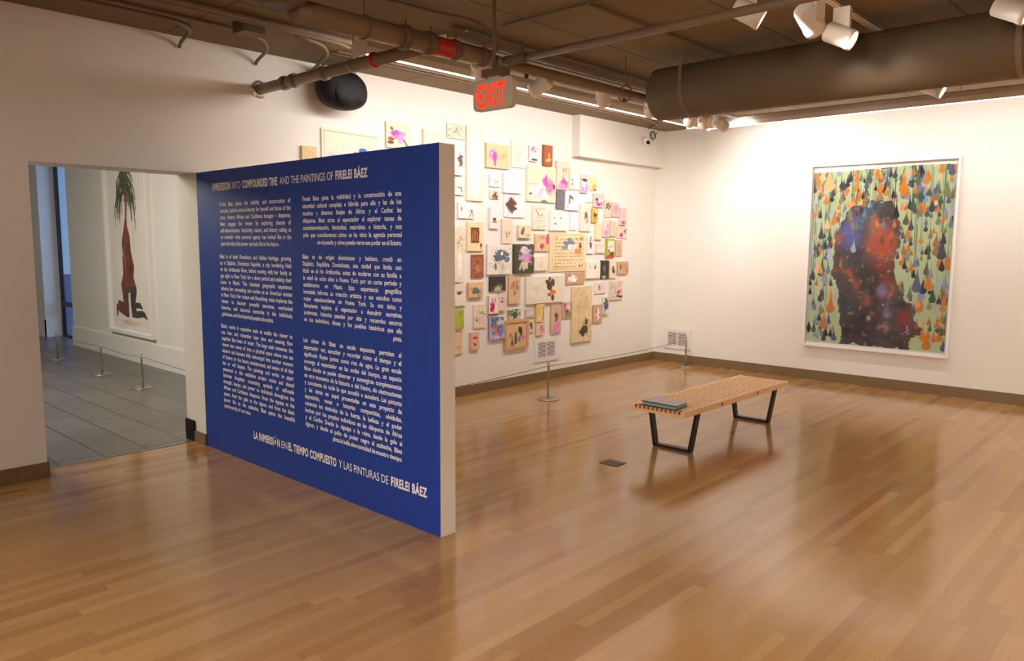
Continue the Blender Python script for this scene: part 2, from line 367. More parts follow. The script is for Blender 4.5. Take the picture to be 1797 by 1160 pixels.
# ------------------------------------------------------------ painted pictures: a small raster painter
def up(a, h, w):
    n, m = a.shape; y = np.linspace(0, n-1.001, h); x = np.linspace(0, m-1.001, w)
    yi = y.astype(int); xi = x.astype(int); fy = (y-yi)[:, None]; fx = (x-xi)[None]
    return (a[yi][:, xi]*(1-fy)*(1-fx)+a[yi+1][:, xi]*fy*(1-fx)+a[yi][:, xi+1]*(1-fy)*fx+a[yi+1][:, xi+1]*fy*fx)
def noise(rng, h, w, n):
    asp = h/w; o = np.zeros((h, w)); amp = 1; tot = 0
    for k in range(3):
        q = n*2**k; o += amp*up(rng.random((max(2, int(q*asp)+2), q+2)), h, w); tot += amp; amp *= .55
    return o/tot
def paint(h, w, base, marks, seed, mott=.025):
    rng = np.random.default_rng(seed); I = np.ones((h, w, 3))*np.array(base, float)
    I *= (1+mott*2*(noise(rng, h, w, 3)-.5))[..., None]
    V, U = np.mgrid[0:h, 0:w]; U = U/(w-1); V = V/(h-1); asp = h/w
    def over(mask, c, a=1): I[:] = I*(1-(mask*a)[..., None]) + np.array(c, float)*(mask*a)[..., None]
    def stroke(pts, wd, c, a=1):
        m = np.zeros((h, w))
        for (u0, v0), (u1, v1) in zip(pts, pts[1:]):
            dx, dy = u1-u0, (v1-v0)*asp; L2 = dx*dx+dy*dy+1e-9
            t = np.clip(((U-u0)*dx+(V-v0)*asp*dy)/L2, 0, 1)
            d = np.hypot(U-u0-t*dx, (V-v0)*asp-t*dy); m = np.maximum(m, np.clip(1.3-d/wd, 0, 1))
        over(np.clip(m, 0, 1), c, a)
    for mk in marks:
        k = mk[0]
        if k in 'bw':
            _, u, v, ru, rv, c = mk[:6]; a = mk[6] if len(mk) > 6 else (1 if k == 'b' else .6)
            d = np.hypot((U-u)/ru, (V-v)/rv) + (noise(rng, h, w, 7)-.5)*(2.0 if k == 'b' else 1.1)
            mask = np.clip((1-d)*(5 if k == 'b' else 1.8), 0, 1)
            cc = np.array(c, float)*(1+.35*(noise(rng, h, w, 7)-.5))[..., None]
            I[:] = I*(1-(mask*a)[..., None]) + cc*(mask*a)[..., None]
        elif k == 's':
            _, u0, v0, u1, v1, c, n = mk
            for _i in range(n):
                p = np.array([rng.uniform(u0, u1), rng.uniform(v0, v1)]); pts = [tuple(p)]
                d = rng.uniform(0, 2*PI)
                for _j in range(4):
                    d += rng.uniform(-.9, .9); p = p+np.array([math.cos(d)*(u1-u0), math.sin(d)*(v1-v0)])*.09; pts.append(tuple(p))
                stroke(pts, max(.0045, .55/w), c, .62)
        elif k == 'l':
            _, pts, wd, c = mk; stroke(pts, wd, c)
        elif k == 'r':
            _, u0, v0, u1, v1, c = mk; over(((U >= u0) & (U <= u1) & (V >= v0) & (V <= v1)).astype(float), c)
        elif k == 'p':
            _, pts, c = mk; ins = np.zeros((h, w), bool)
            for (x0, y0), (x1, y1) in zip(pts, pts[1:]+pts[:1]):
                ins ^= ((y0 > V) != (y1 > V)) & (U < (x1-x0)*(V-y0)/((y1-y0) if y1 != y0 else 1e-9)+x0)
            cc = np.array(c, float)*(1+.5*(noise(rng, h, w, 10)-.5))[..., None]; I[ins] = cc[ins]
        elif k == 't':
            _, u0, v0, u1, v1, c, rows = mk
            g = rng.random((rows+1, 17))[np.clip(((V-v0)/(v1-v0)*rows).astype(int), 0, rows), np.clip(((U-u0)/(u1-u0)*16).astype(int), 0, 16)]
            m = (U > u0) & (U < u1) & (V > v0) & (V < v1) & (((V-v0)/(v1-v0)*rows % 1) > .58) & (((U-u0)/(u1-u0)*16 % 1) > .3) & (g > .15)
            over(m.astype(float), c, .6)
        elif k == 'n':
            _, c, a = mk; over(np.clip((noise(rng, h, w, 6)-.42)*6, 0, 1), c, a)
    return np.clip(I, 0, 255)

def canvas(name, o0, ux, hgt, depth, nrm, I, parent=None, mat_=None):
    """a painted board: o0 top-left corner on the wall, ux width vector, hgt height, depth out of the wall; colours live on the front grid"""
    h, w, _ = I.shape; o0 = Vector(o0); ux = Vector(ux); n = Vector(nrm)
    ys, xs = np.mgrid[0:h, 0:w]
    P = np.array(o0)[None, None] + (xs/(w-1))[..., None]*np.array(ux) - (ys/(h-1))[..., None]*np.array([0, 0, hgt]) + np.array(n)*depth
    vs = P.reshape(-1, 3).tolist(); idx = np.arange(h*w).reshape(h, w)
    a, b, c, d = idx[1:, :-1].ravel(), idx[1:, 1:].ravel(), idx[:-1, 1:].ravel(), idx[:-1, :-1].ravel()
    fs = np.stack([a, b, c, d], 1).tolist()
    mb = MB(); mb.v = vs; mb.f = [tuple(f) for f in fs]; mb.m = [0]*len(fs); mb.sm = [False]*len(fs)
    k = len(vs); tl = o0; tr = o0+ux; bl = o0-Vector((0,0,hgt)); brr = bl+ux; q = n*depth
    mb.add([tl, tr, brr, bl, tl+q, tr+q, brr+q, bl+q], [(0,1,5,4),(1,2,6,5),(2,3,7,6),(3,0,4,7),(0,3,2,1)])
    ob = obj(name, mb, mat_ or M_paint, parent, loc=None if parent else tuple(bl+ux/2))
    C = np.ones((len(mb.v), 4)); s = I.reshape(-1, 3)/255; C[:k, :3] = np.where(s <= .04045, s/12.92, ((s+.055)/1.055)**2.4)
    e = np.median(C[:k, :3], 0); C[k:, :3] = e*.9
    at = ob.data.color_attributes.new('Col', 'FLOAT_COLOR', 'POINT'); at.data.foreach_set('color', C.ravel())
    return ob

PK=(216,128,176); MG=(196,60,122); DK=(72,58,50); BR=(130,86,58); OR=(222,120,50); BL=(52,84,150); GN=(88,116,62); GY=(140,134,128); CR=(236,222,198); WH=(244,236,230); TN=(206,176,140); SL=(92,104,128); LP=(236,196,220); YL=(226,190,90)
# px left, top, bottom (both at the left edge), px right, base colour, marks, label
PICS = [
 (784.9,215.3,241.6,815.9,CR,[('s',.15,.1,.9,.9,DK,26)],"small cream sheet of tiny dark scribbles, topmost left of the tall white column picture"),
 (819.4,219.4,351.6,848.9,(240,224,200),[('w',.5,.5,.42,.6,(246,242,240),1),('w',.45,.3,.3,.25,(250,248,248),.9),('w',.5,.75,.3,.2,(236,232,236),.7),('s',.1,.1,.9,.9,(200,190,180),9)],"very tall narrow cream picture filled with white clouds, tallest beside the partition"),
 (786,258.6,305.4,813,WH,[('b',.82,.4,.16,.3,(120,96,80)),('s',.7,.2,1,.8,DK,10)],"white sheet with a dark feather, half hidden behind the partition top"),
 (790,319.6,341,813.9,(240,228,214),[('l',[(.55,.4),(.78,.36),(.85,.75)],.035,DK)],"small pale card with one dark hooked twig at the partition edge"),
 (853.7,250.2,293.1,894.2,(224,200,158),[('w',.3,.45,.2,.33,PK,1),('b',.3,.45,.13,.26,(226,80,170)),('b',.24,.42,.05,.1,WH),('b',.36,.8,.05,.1,(230,90,190)),('s',.5,.25,.95,.8,(170,150,90),18),('w',.75,.45,.2,.12,(196,178,110),.7)],"square tan picture with a big pink peony on the left and gold stems"),
 (898.3,246.5,292.8,920.9,(236,228,206),[('s',.15,.4,.9,.75,(140,150,130),14)],"pale upright sheet with faint grey line flowers, right of the pink peony square"),
 (929.7,255,282.7,944.4,(240,230,224),[('b',.55,.28,.33,.26,(226,110,120)),('w',.5,.5,.3,.2,(200,204,216),1),('b',.5,.88,.4,.08,(96,70,60)),('b',.55,.25,.2,.14,(238,170,180))],"small upright picture with a rose pink bloom beside the rust brown board"),
 (954.9,253.7,290.5,970,(172,96,58),[('b',.6,.48,.09,.2,(228,190,96)),('b',.55,.72,.3,.08,(232,196,104))],"rust brown upright board with a small golden tower motif, highest at right"),
 (859.9,306,326.7,878.9,(238,230,226),[('l',[(.48,.4),(.52,.65),(.66,.65),(.68,.42)],.03,(130,120,90))],"small pale square with one U shaped olive line"),
 (883.8,303.8,337.7,915.4,(243,235,231),[],"blank white square canvas above the dark lace bust picture"),
 (860.4,332.5,348.4,876.7,(232,214,196),[('b',.5,.5,.2,.34,(122,72,50)),('b',.35,.75,.2,.2,(140,90,66)),('b',.7,.8,.2,.2,(128,82,60))],"tiny square picture of spread brown hair shapes below the pale U square"),
 (925.4,290.1,352.8,975.8,(240,222,188),[('w',.38,.72,.34,.32,(226,228,232),1),('b',.45,.78,.24,.2,(214,218,222)),('w',.8,.55,.16,.3,(214,140,180),1),('b',.62,.42,.1,.18,(228,90,180)),('s',.7,.3,.98,.75,(150,60,110),20),('b',.93,.52,.05,.08,(130,60,110)),('l',[(.0,.5),(.37,.5)],.008,(170,140,110)),('l',[(.37,.0),(.37,.5)],.006,(214,190,160)),('b',.12,.78,.05,.04,DK),('b',.6,.98,.1,.04,(110,120,150))],"large cream sheet with white feathers and bright pink bloom near the top centre"),
 (977.5,281.7,332.1,998.2,(230,212,190),[('s',.45,.2,.85,.6,DK,14),('b',.65,.78,.3,.18,(222,90,160)),('w',.5,.9,.5,.15,(226,150,190),1)],"tall narrow sheet with a dark figure sketch over a pink skirt, upper right"),
 (1000.4,294,332.1,1018.3,(236,220,200),[('w',.5,.5,.5,.4,WH,.7),('b',.26,.55,.04,.06,DK),('b',.26,.75,.04,.05,DK)],"pale upright sheet with two tiny dark marks at its left side"),
 (1019.3,305.6,338,1032.7,(206,196,202),[('b',.5,.28,.34,.06,DK),('b',.55,.32,.3,.07,(80,70,66)),('w',.5,.72,.45,.3,(200,120,190),1),('b',.5,.65,.22,.22,(240,228,238))],"grey and lilac upright picture with dark palm fronds over a white oval"),
 (1036.4,310.2,334,1048,(240,216,158),[('b',.6,.7,.3,.2,(232,180,90)),('b',.6,.93,.3,.05,(110,80,50))],"small pale yellow upright picture, rightmost of the upper slope"),
 (977.5,335.4,366.4,991.1,(122,114,128),[('b',.55,.65,.16,.16,(110,104,90)),('l',[(.55,.45),(.52,.9)],.03,(140,132,110))],"slate grey upright picture with an olive plant, under the pink skirt sheet"),
 (992.4,336,368.3,1016.7,(242,232,222),[('b',.4,.28,.13,.12,BR),('b',.3,.5,.07,.15,(112,66,44)),('l',[(.25,.6),(.14,.86)],.02,BR),('b',.52,.36,.05,.08,BR)],"white sheet with a brown head and hanging ponytail beside the slate grey picture"),
 (1027.6,342.5,354.8,1039.6,(242,230,222),[('w',.6,.5,.2,.2,(226,206,196),.6)],"tiny blank pinkish white square left of the pink and black picture"),
 (1041.9,339.2,363.2,1059.9,(228,196,180),[('w',.55,.72,.4,.24,(226,90,160),1),('b',.55,.5,.2,.2,(240,220,232)),('b',.32,.42,.13,.14,DK),('b',.48,.82,.12,.1,(130,60,40)),('b',.75,.75,.1,.1,(230,110,170))],"small picture with a black bird and hot pink ground on the right slope"),
 (1061.3,350.9,381,1073,(226,206,176),[('b',.52,.38,.36,.22,(112,90,66)),('b',.52,.4,.07,.12,(210,200,170))],"upright tan card with a large dark brown oval rosette"),
 (1075.5,355.4,380.3,1087.2,(234,196,190),[('w',.5,.5,.4,.4,(230,150,170),.9)],"small upright picture washed all over in soft pink"),
 (1088.5,364.5,394.8,1100,(232,200,186),[('w',.5,.85,.4,.14,(216,80,140),1),('w',.5,.2,.5,.2,(240,180,180),.7),('s',.3,.3,.7,.6,(150,120,120),5)],"pink upright picture at the far right tip of the upper slope"),
 (935.5,359.3,402.5,958.5,(238,222,202),[('t',.1,.1,.9,.18,DK,2),('l',[(.22,.2),(.5,.45)],.03,BR),('b',.68,.38,.05,.05,BR),('t',.2,.46,.8,.52,DK,2),('s',.2,.6,.8,.95,(196,160,140),16)],"upright cream sheet with a heading row and a thin brown diagonal line"),
 (965.9,369.6,404.3,996.3,(242,232,224),[('b',.22,.37,.03,.03,DK),('b',.3,.65,.07,.06,DK),('b',.6,.36,.025,.04,DK),('b',.48,.78,.05,.04,(110,96,90)),('b',.62,.6,.04,.03,DK)],"off white square sheet dotted with a few tiny dark marks"),
 (1001.2,372.9,403.9,1012.8,(212,218,228),[('w',.5,.5,.35,.35,(232,222,238),.8),('s',.2,.2,.8,.8,(150,160,180),6)],"narrow pale blue picture right of the dotted off white square"),
 (1018.6,358,405.6,1037,(232,214,194),[('b',.55,.4,.14,.14,(120,92,84)),('s',.38,.25,.72,.7,DK,16),('w',.5,.85,.3,.1,(244,236,230),1)],"tall cream card with a small dark dancing figure, left of the yellow card"),
 (1040,365.7,389.7,1049.7,(224,184,96),[('b',.5,.45,.3,.25,(90,80,56)),('b',.4,.8,.3,.12,(206,150,60)),('b',.6,.25,.2,.1,(236,214,140))],"small mustard yellow upright picture with dark flowers"),
 (804.6,355.5,382.7,832.4,(242,234,228),[('s',.1,.15,.5,.6,GY,5),('b',.84,.5,.06,.12,(120,110,96)),('l',[(.82,.6),(.7,.92)],.02,DK),('l',[(.86,.6),(.94,.92)],.02,DK),('l',[(.8,.42),(.66,.56)],.02,GY),('b',.2,.4,.04,.14,GY)],"white sheet with a striding grey pencil figure next to the partition"),
 (860.4,364.3,401,875.7,(238,228,226),[('b',.48,.55,.2,.1,(96,76,68)),('b',.5,.68,.28,.06,(214,120,70)),('w',.6,.87,.2,.05,(224,230,240),1)],"narrow white sheet with a small seated dark bird on orange"),
 (885.4,342.6,380.7,920,(240,234,236),[('b',.3,.4,.28,.26,(96,62,54)),('b',.42,.62,.17,.2,(104,70,64)),('b',.25,.55,.2,.12,(88,58,50)),('s',.15,.1,.5,.8,(140,104,96),26)],"white sheet with a large dark brown lace head shape"),
 (881.5,384.2,426.9,900,(230,214,188),[('b',.42,.62,.09,.09,(222,180,130)),('s',.3,.5,.75,.8,(120,90,60),10),('b',.65,.6,.05,.05,BR)],"tall narrow cream card with a tiny orange dancer low down"),
 (910.6,395,417.6,931.9,(228,212,172),[('b',.38,.4,.16,.2,(116,116,84)),('b',.3,.62,.11,.14,(120,90,60)),('w',.72,.78,.22,.06,(190,150,100),1)],"small square cream card with an olive green bird shape"),
 (820.3,389.5,440.6,848.1,(240,214,170),[('r',.2,.19,.74,.72,(120,66,30)),('b',.46,.42,.16,.2,(180,110,50)),('r',.28,.35,.34,.66,(214,150,80)),('r',.62,.35,.68,.66,(204,140,76)),('s',.24,.2,.72,.7,(80,40,20),12),('b',.86,.8,.06,.07,(120,60,40)),('l',[(.84,.86),(.86,.96)],.02,DK)],"cream page with a sepia brown archway plate, left of centre"),
 (790,396.9,496.2,813.9,(238,220,190),[('s',.3,.1,1,.3,(130,120,100),18),('s',.5,.2,.95,.4,(110,104,84),12),('w',.7,.65,.22,.3,(246,242,240),1)],"long cream sheet with a white vase and branches, cut off by the partition"),
 (828.1,446.7,488,848.9,(150,78,48),[('n',(176,110,80),.8),('s',.1,.1,.9,.9,(200,150,110),26),('b',.5,.6,.2,.16,(190,130,90))],"rust red ornate upright book cover at left of the hang"),
 (855.4,429.2,482.2,898.3,(236,228,216),[('b',.58,.3,.3,.14,(104,116,128)),('b',.45,.45,.25,.12,(92,106,122)),('b',.78,.5,.1,.12,(110,122,136)),('b',.6,.3,.06,.07,(230,232,236)),('s',.2,.15,.95,.85,(120,120,120),26),('b',.33,.75,.04,.12,(120,96,80)),('s',.3,.6,.65,.9,(190,140,110),10)],"large off white square with a swirling blue grey crowd"),
 (903,428.6,480.7,936.8,(76,78,52),[('b',.55,.35,.3,.3,(196,168,196)),('b',.65,.5,.22,.22,(206,140,190)),('b',.5,.2,.18,.14,(214,206,206)),('r',.42,.62,.68,.84,(220,200,170)),('l',[(.4,.62),(.28,.84)],.06,(224,200,170)),('l',[(.55,.6),(.48,.88)],.05,(222,196,166)),('l',[(.3,.42),(.2,.5)],.03,(200,110,80)),('l',[(.85,.4),(.86,.68)],.05,(196,110,84)),('s',.3,.1,.85,.6,(226,196,220),20)],"dark olive picture with a lilac feathered dancer, centre of the wall"),
 (939.3,410.5,440.8,963.8,(228,192,150),[('w',.9,.35,.12,.4,(216,50,140),1),('b',.9,.3,.1,.28,(214,60,150)),('l',[(.22,.3),(.35,.18),(.52,.14),(.7,.2),(.82,.36)],.02,(110,80,60)),('b',.5,.72,.2,.16,(184,84,50)),('w',.2,.7,.14,.2,LP,1),('b',.52,.28,.03,.04,DK)],"tan picture with a brown arc and magenta right edge"),
 (938,450.9,475.1,961,(240,226,202),[('s',.35,.25,.65,.75,(190,170,140),8)],"small cream sheet with a very faint sprig, left of the alphabet sheet"),
 (964.6,408.5,477,1028,(238,214,166),[('l',[(.08,.04),(.93,.05),(.92,.94),(.08,.94),(.08,.04)],.005,(170,150,110)),('t',.13,.1,.9,.9,(150,120,80),9),('r',.14,.08,.24,.17,(224,180,150)),('r',.84,.1,.92,.18,(224,130,60)),('r',.13,.83,.22,.91,(220,180,60)),('r',.82,.83,.86,.9,(196,70,40)),('r',.9,.82,.93,.88,(110,140,110)),('r',.68,.12,.78,.15,(220,120,60)),('b',.55,.28,.24,.09,(122,128,140)),('b',.6,.36,.16,.08,(226,228,230)),('b',.38,.38,.1,.05,(132,140,152)),('b',.56,.18,.08,.06,(140,140,150)),('b',.84,.34,.05,.12,(90,70,50)),('b',.8,.48,.09,.06,(214,140,80)),('s',.68,.5,.88,.6,(130,130,70),14)],"large yellowed chart of letter rows with a grey cloud figure on it"),
 (1031.2,414,445,1042.2,(240,232,226),[('b',.55,.12,.1,.1,(80,66,60)),('b',.55,.5,.22,.18,(110,96,86)),('s',.25,.1,.8,.7,DK,12),('b',.5,.72,.16,.08,(200,190,184))],"narrow white card with a dark bottle shaped figure, right of the letter chart"),
 (1046,392.6,420.4,1056.4,(232,210,172),[('w',.5,.5,.4,.4,(240,222,192),.7)],"plain narrow cream card left of the tall pink one on the right slope"),
 (1059,384.9,415.5,1069.7,(236,208,196),[('w',.5,.75,.4,.25,(220,140,190),1),('b',.7,.4,.12,.1,(220,100,160)),('s',.2,.3,.8,.8,(200,110,160),6)],"tall pink stained card between two plain tan cards"),
 (1071.5,387.5,414.2,1081.6,(222,198,170),[('w',.6,.4,.2,.3,(210,184,156),.6)],"plain narrow tan card right of the pink stained card"),
 (1083.5,398.2,418,1100,(228,204,182),[('b',.42,.72,.13,.2,(200,40,100)),('l',[(.95,.2),(.8,.38),(.85,.55)],.05,DK),('b',.75,.36,.1,.06,(110,100,100))],"small card with a magenta blot and a dark feather, rightmost middle"),
 (1046.7,427.5,444.3,1062.2,(230,210,184),[('b',.5,.5,.28,.28,(240,232,226)),('w',.6,.5,.2,.2,(206,200,200),.7)],"small cream square with a pale round smudge, left of the green bordered one"),
 (1065,418.9,452,1078.8,(176,180,66),[('r',.18,.12,.92,.75,(238,226,204)),('r',0,.9,1,1,(200,70,44)),('b',.6,.82,.35,.12,(120,70,44)),('b',.4,.45,.1,.12,(214,130,90)),('b',.7,.4,.05,.1,GY),('b',.3,.65,.1,.08,(80,60,50))],"upright picture with a green yellow border and red bottom edge"),
 (1081.6,421,449,1092,(212,178,144),[('l',[(.5,.2),(.45,.85)],.03,(150,110,84)),('s',.3,.3,.7,.7,(150,110,84),6)],"narrow tan card with a thin brown stem, right of the green bordered picture"),
 (1029.2,459.9,489,1053.8,(242,230,212),[('b',.62,.38,.06,.09,(70,56,54)),('l',[(.64,.3),(.64,.2)],.03,(90,70,60)),('s',.2,.25,.36,.6,GY,4)],"white square with two tiny dark silhouettes, below right of the letter chart"),
 (1055,457.3,490,1068.7,(62,58,44),[('w',.45,.45,.2,.3,(110,108,80),1),('b',.5,.9,.3,.1,(170,164,140)),('b',.42,.4,.1,.12,(128,124,92))],"near black upright picture with a murky olive centre, lower right"),
 (1070.6,458.6,488.3,1082.3,(236,214,188),[('b',.55,.52,.24,.2,(70,54,40)),('b',.5,.36,.12,.06,(80,64,50)),('l',[(.6,.65),(.66,.85)],.03,(70,54,40))],"narrow cream card with a solid dark brown leaf figure"),
 (1084.4,459.5,481,1103.2,(206,168,132),[('b',.26,.42,.08,.22,(84,62,50)),('l',[(.35,.3),(.98,.32)],.015,(150,112,84)),('l',[(.35,.45),(.98,.47)],.015,(150,112,84)),('l',[(.35,.6),(.98,.62)],.015,(150,112,84)),('l',[(.84,.65),(.86,.9)],.03,DK)],"tan card with a dark standing bird and ruled brown lines, furthest right"),
 (994,479.2,499,1025.8,(198,158,116),[('b',.32,.5,.22,.4,(242,234,230)),('s',.1,.2,.55,.8,(236,226,220),14),('b',.16,.25,.05,.1,(80,66,56)),('b',.4,.88,.04,.05,DK)],"wide tan card with a white burst at its left, below the letter chart"),
 (1004.7,504,602.2,1039.6,(222,196,148),[('n',(232,214,174),.5),('s',.05,.05,.95,.95,(190,168,124),34),('l',[(.1,.15),(.3,.03),(.6,.1),(.78,.28),(.8,.42)],.01,(150,134,100)),('w',.5,.3,.35,.2,(210,186,130),.7),('b',.66,.74,.17,.1,(88,70,48)),('b',.55,.83,.14,.08,(80,62,44)),('b',.72,.64,.1,.04,(92,72,50)),('l',[(.7,.62),(.66,.56)],.02,(70,56,40)),('l',[(.62,.63),(.58,.6)],.015,(70,56,40)),('s',.4,.6,.95,.95,(80,64,46),16)],"tall tan map sheet with a dark insect shape near its foot"),
 (1044.4,495.5,515.6,1062.9,(238,220,200),[('b',.42,.5,.18,.2,(150,134,170)),('s',.2,.2,.8,.7,(160,150,180),10)],"small white square with a lilac smudge right of the tall map"),
 (1071,493.6,526.5,1092.9,(228,208,184),[('s',.05,.05,.9,.9,(150,120,100),28),('b',.72,.62,.14,.14,(216,50,150)),('b',.75,.83,.22,.07,(100,60,50))],"sketch filled sheet with a hot pink flower, right edge below the tan bird card"),
 (923.9,487.1,534.3,990.5,(234,220,194),[('w',.3,.5,.3,.5,(238,228,212),.7),('s',.05,.05,.95,.95,(214,198,170),30),('b',.6,.3,.08,.22,(84,70,56)),('b',.69,.24,.05,.13,(96,80,66)),('b',.54,.2,.05,.1,(74,74,52)),('b',.65,.58,.1,.1,(222,100,40)),('b',.7,.62,.06,.08,(236,120,40)),('b',.7,.8,.05,.14,(110,84,56)),('b',.6,.7,.05,.06,(120,120,80))],"widest cream sheet with a dark and orange winged plant, low centre"),
 (1041.5,535.6,566.9,1057,(206,168,128),[('b',.48,.42,.2,.2,(240,234,228)),('b',.6,.7,.14,.1,(242,236,230)),('b',.36,.4,.06,.14,(90,96,110)),('b',.7,.78,.05,.06,DK)],"tan upright card with a white glove shape, right of the tall map"),
 (1058.3,521.4,552.4,1068.7,(232,216,196),[('b',.5,.4,.42,.3,(60,86,110)),('b',.4,.3,.2,.12,(100,130,110)),('b',.6,.6,.3,.14,(70,84,130)),('l',[(.3,.7),(.3,.95)],.05,(60,60,80))],"small picture of dense dark blue hair at the lower right edge"),
 (987.2,531,559,1001.7,(214,170,170),[('b',.3,.25,.25,.2,(190,110,90)),('b',.6,.8,.5,.2,(140,150,50)),('b',.7,.3,.2,.2,(226,200,210)),('b',.55,.6,.2,.14,(110,84,50)),('b',.3,.5,.2,.12,(214,100,140))],"small green and pink collage touching the wide sheet's lower right"),
 (967.8,535.6,585.4,985,(214,178,146),[('b',.55,.38,.2,.12,(110,72,56)),('b',.5,.52,.14,.1,(150,100,80)),('b',.65,.76,.34,.14,(224,130,180)),('w',.5,.9,.45,.12,(220,140,190),1)],"tan upright card with a figure in a wide pink skirt above the vent"),
 (941.7,534.3,565.3,955.6,(232,200,130),[('l',[(.82,.15),(.86,.5),(.8,.95)],.04,(80,66,80)),('w',.3,.4,.3,.4,(222,184,110),.7),('b',.35,.78,.1,.1,(240,230,210))],"ochre yellow upright card with a torn dark right edge"),
 (922.3,542.7,557.6,937.8,(196,190,180),[('b',.5,.5,.3,.3,(216,212,206)),('r',.93,0,1,1,(196,206,130))],"tiny grey square below the wide cream sheet"),
 (941.7,567.9,589.2,956,(232,206,176),[('s',.3,.1,.95,.85,(214,60,110),26),('b',.6,.45,.18,.2,(226,110,140))],"small card with red pink coral branches directly above the vent"),
 (927.5,563.8,583.7,936.8,(216,192,170),[('b',.5,.35,.3,.24,(104,72,60)),('b',.6,.6,.2,.2,(90,84,90)),('b',.5,.85,.3,.12,(226,206,200))],"tiny portrait card right of the framed cactus picture"),
 (788,499,538,817.5,(238,222,202),[('b',.62,.42,.2,.1,(140,116,100)),('b',.62,.42,.09,.05,(90,66,54))],"cream sheet with one small brown eye at the partition edge"),
 (822.7,496.2,522.7,847.9,(224,190,142),[('b',.5,.55,.26,.24,(120,116,100)),('b',.62,.6,.13,.14,(96,120,136)),('b',.3,.65,.1,.1,(160,90,60)),('s',.2,.3,.9,.85,(90,80,60),14),('w',.7,.92,.2,.08,(160,160,60),1)],"square tan card with a bristling teal and green plant"),
 (859.9,486.2,512,887.6,(66,56,46),[('w',.5,.95,.4,.45,(170,160,120),1),('b',.5,.85,.22,.16,(190,184,150)),('s',.3,.55,.75,.98,(206,196,160),14)],"near black picture with a glowing pale dome at its foot, lower left"),
 (893.5,486.5,533.3,913.5,(220,186,144),[('b',.52,.33,.36,.22,(180,132,100)),('l',[(.52,.14),(.52,.6)],.03,(230,214,200)),('l',[(.5,.58),(.46,.68)],.07,(176,80,50)),('s',.2,.15,.85,.5,(150,104,80),12)],"tan upright card with a brown balloon like leaf"),
 (831.7,535.3,576.3,852.7,(234,214,188),[('b',.25,.68,.05,.03,DK),('b',.2,.56,.04,.03,GY),('b',.35,.46,.05,.03,GY),('b',.5,.36,.05,.03,GY),('b',.7,.32,.05,.03,DK),('b',.86,.42,.04,.05,GY),('b',.72,.56,.05,.03,GY),('b',.84,.7,.05,.04,DK),('s',.15,.3,.95,.78,(110,100,96),12)],"cream sheet with a ring of small dark flecks, lower left"),
 (856.5,518.8,553.7,875.4,(238,222,206),[('r',0,0,.06,1,(96,50,40)),('r',0,.95,1,1,(96,50,40)),('b',.42,.6,.22,.26,(200,30,90)),('b',.52,.3,.2,.16,(226,90,150)),('b',.55,.28,.1,.08,(240,190,210))],"cream card with dark red edges and a magenta blot"),
 (875.9,514.6,545.3,888.6,(234,206,190),[('b',.4,.3,.1,.06,(110,90,80)),('b',.5,.5,.24,.06,(130,84,90)),('s',.2,.2,.8,.6,(160,110,110),6)],"narrow pale pink card beside the dark red edged card"),
 (892.5,543.3,563.4,914.5,(220,200,160),[('b',.45,.42,.42,.36,(72,98,80)),('b',.62,.55,.24,.24,(84,112,150)),('b',.3,.35,.14,.14,(120,140,100)),('s',.05,.1,.95,.8,(50,76,60),20),('r',0,.86,1,1,(206,176,130))],"small picture of bunched green and blue leaves"),
 (786,545.3,579.5,814.3,(176,180,58),[('s',.3,.05,1,.9,(110,130,40),34),('n',(206,206,100),.5),('r',0,.88,1,1,(204,164,96))],"bright lime green grass picture beside the partition"),
 (784,586,624,812,(228,198,150),[('s',.6,.5,.9,.85,(160,120,90),9)],"blank tan sheet with a faint red scrawl, lowest beside the partition"),
 (826.5,584,615,841,(228,176,156),[('b',.5,.32,.22,.12,(200,50,90)),('b',.45,.5,.16,.12,(226,190,190)),('b',.52,.7,.22,.07,(130,66,50)),('b',.35,.58,.08,.1,(150,70,70))],"small salmon pink upright card with a crimson figure, lowest left"),
 (859.5,558.2,597,885.4,(76,112,170),[('n',(206,206,214),.7),('b',.4,.42,.2,.16,(196,116,80)),('b',.42,.7,.13,.16,(214,130,96)),('b',.7,.25,.2,.14,(214,214,170)),('b',.75,.6,.18,.2,(150,140,196)),('r',0,0,.07,1,(214,206,200)),('r',.93,0,1,1,(206,200,206)),('w',.5,.92,.4,.1,(214,190,220),1)],"blue spiral bound notebook page collage above the framed cactus picture"),
 (887.6,566,611.9,925,(218,184,134),[('b',.3,.75,.06,.14,(90,90,50)),('b',.46,.66,.07,.2,(84,84,44)),('b',.68,.42,.08,.18,(70,56,36)),('b',.62,.65,.08,.14,(120,104,130)),('b',.86,.68,.08,.12,(222,140,180)),('b',.28,.92,.1,.07,(226,80,160)),('b',.22,.5,.05,.08,(190,60,80)),('s',.1,.4,.95,.95,(206,110,150),10)],"wood framed picture of dark green cactus and pink blooms left of the vent"),
 (529.9,255.1,300,555.8,(222,196,150),[('s',.1,.05,.95,.9,(190,160,110),20),('b',.55,.8,.12,.06,(140,110,70))],"small tan picture, leftmost above the blue partition"),
 (564,223.5,330,666.1,(242,226,200),[('l',[(.04,.04),(.99,.06)],.004,(120,100,80)),('l',[(.04,.04),(.045,.98)],.003,(120,100,80)),('s',.3,.1,.98,.5,(200,186,160),22),('w',.35,.5,.3,.14,(196,206,230),1),('b',.7,.34,.11,.09,(66,104,190)),('b',.52,.48,.09,.07,(72,106,180)),('b',.45,.56,.1,.04,(56,88,160)),('l',[(.52,.48),(.56,.36)],.02,(80,100,160)),('w',.8,.42,.14,.08,(150,176,226),.9),('b',.6,.44,.05,.05,(240,238,240))],"large cream picture with splashed blue ink rising behind the partition"),
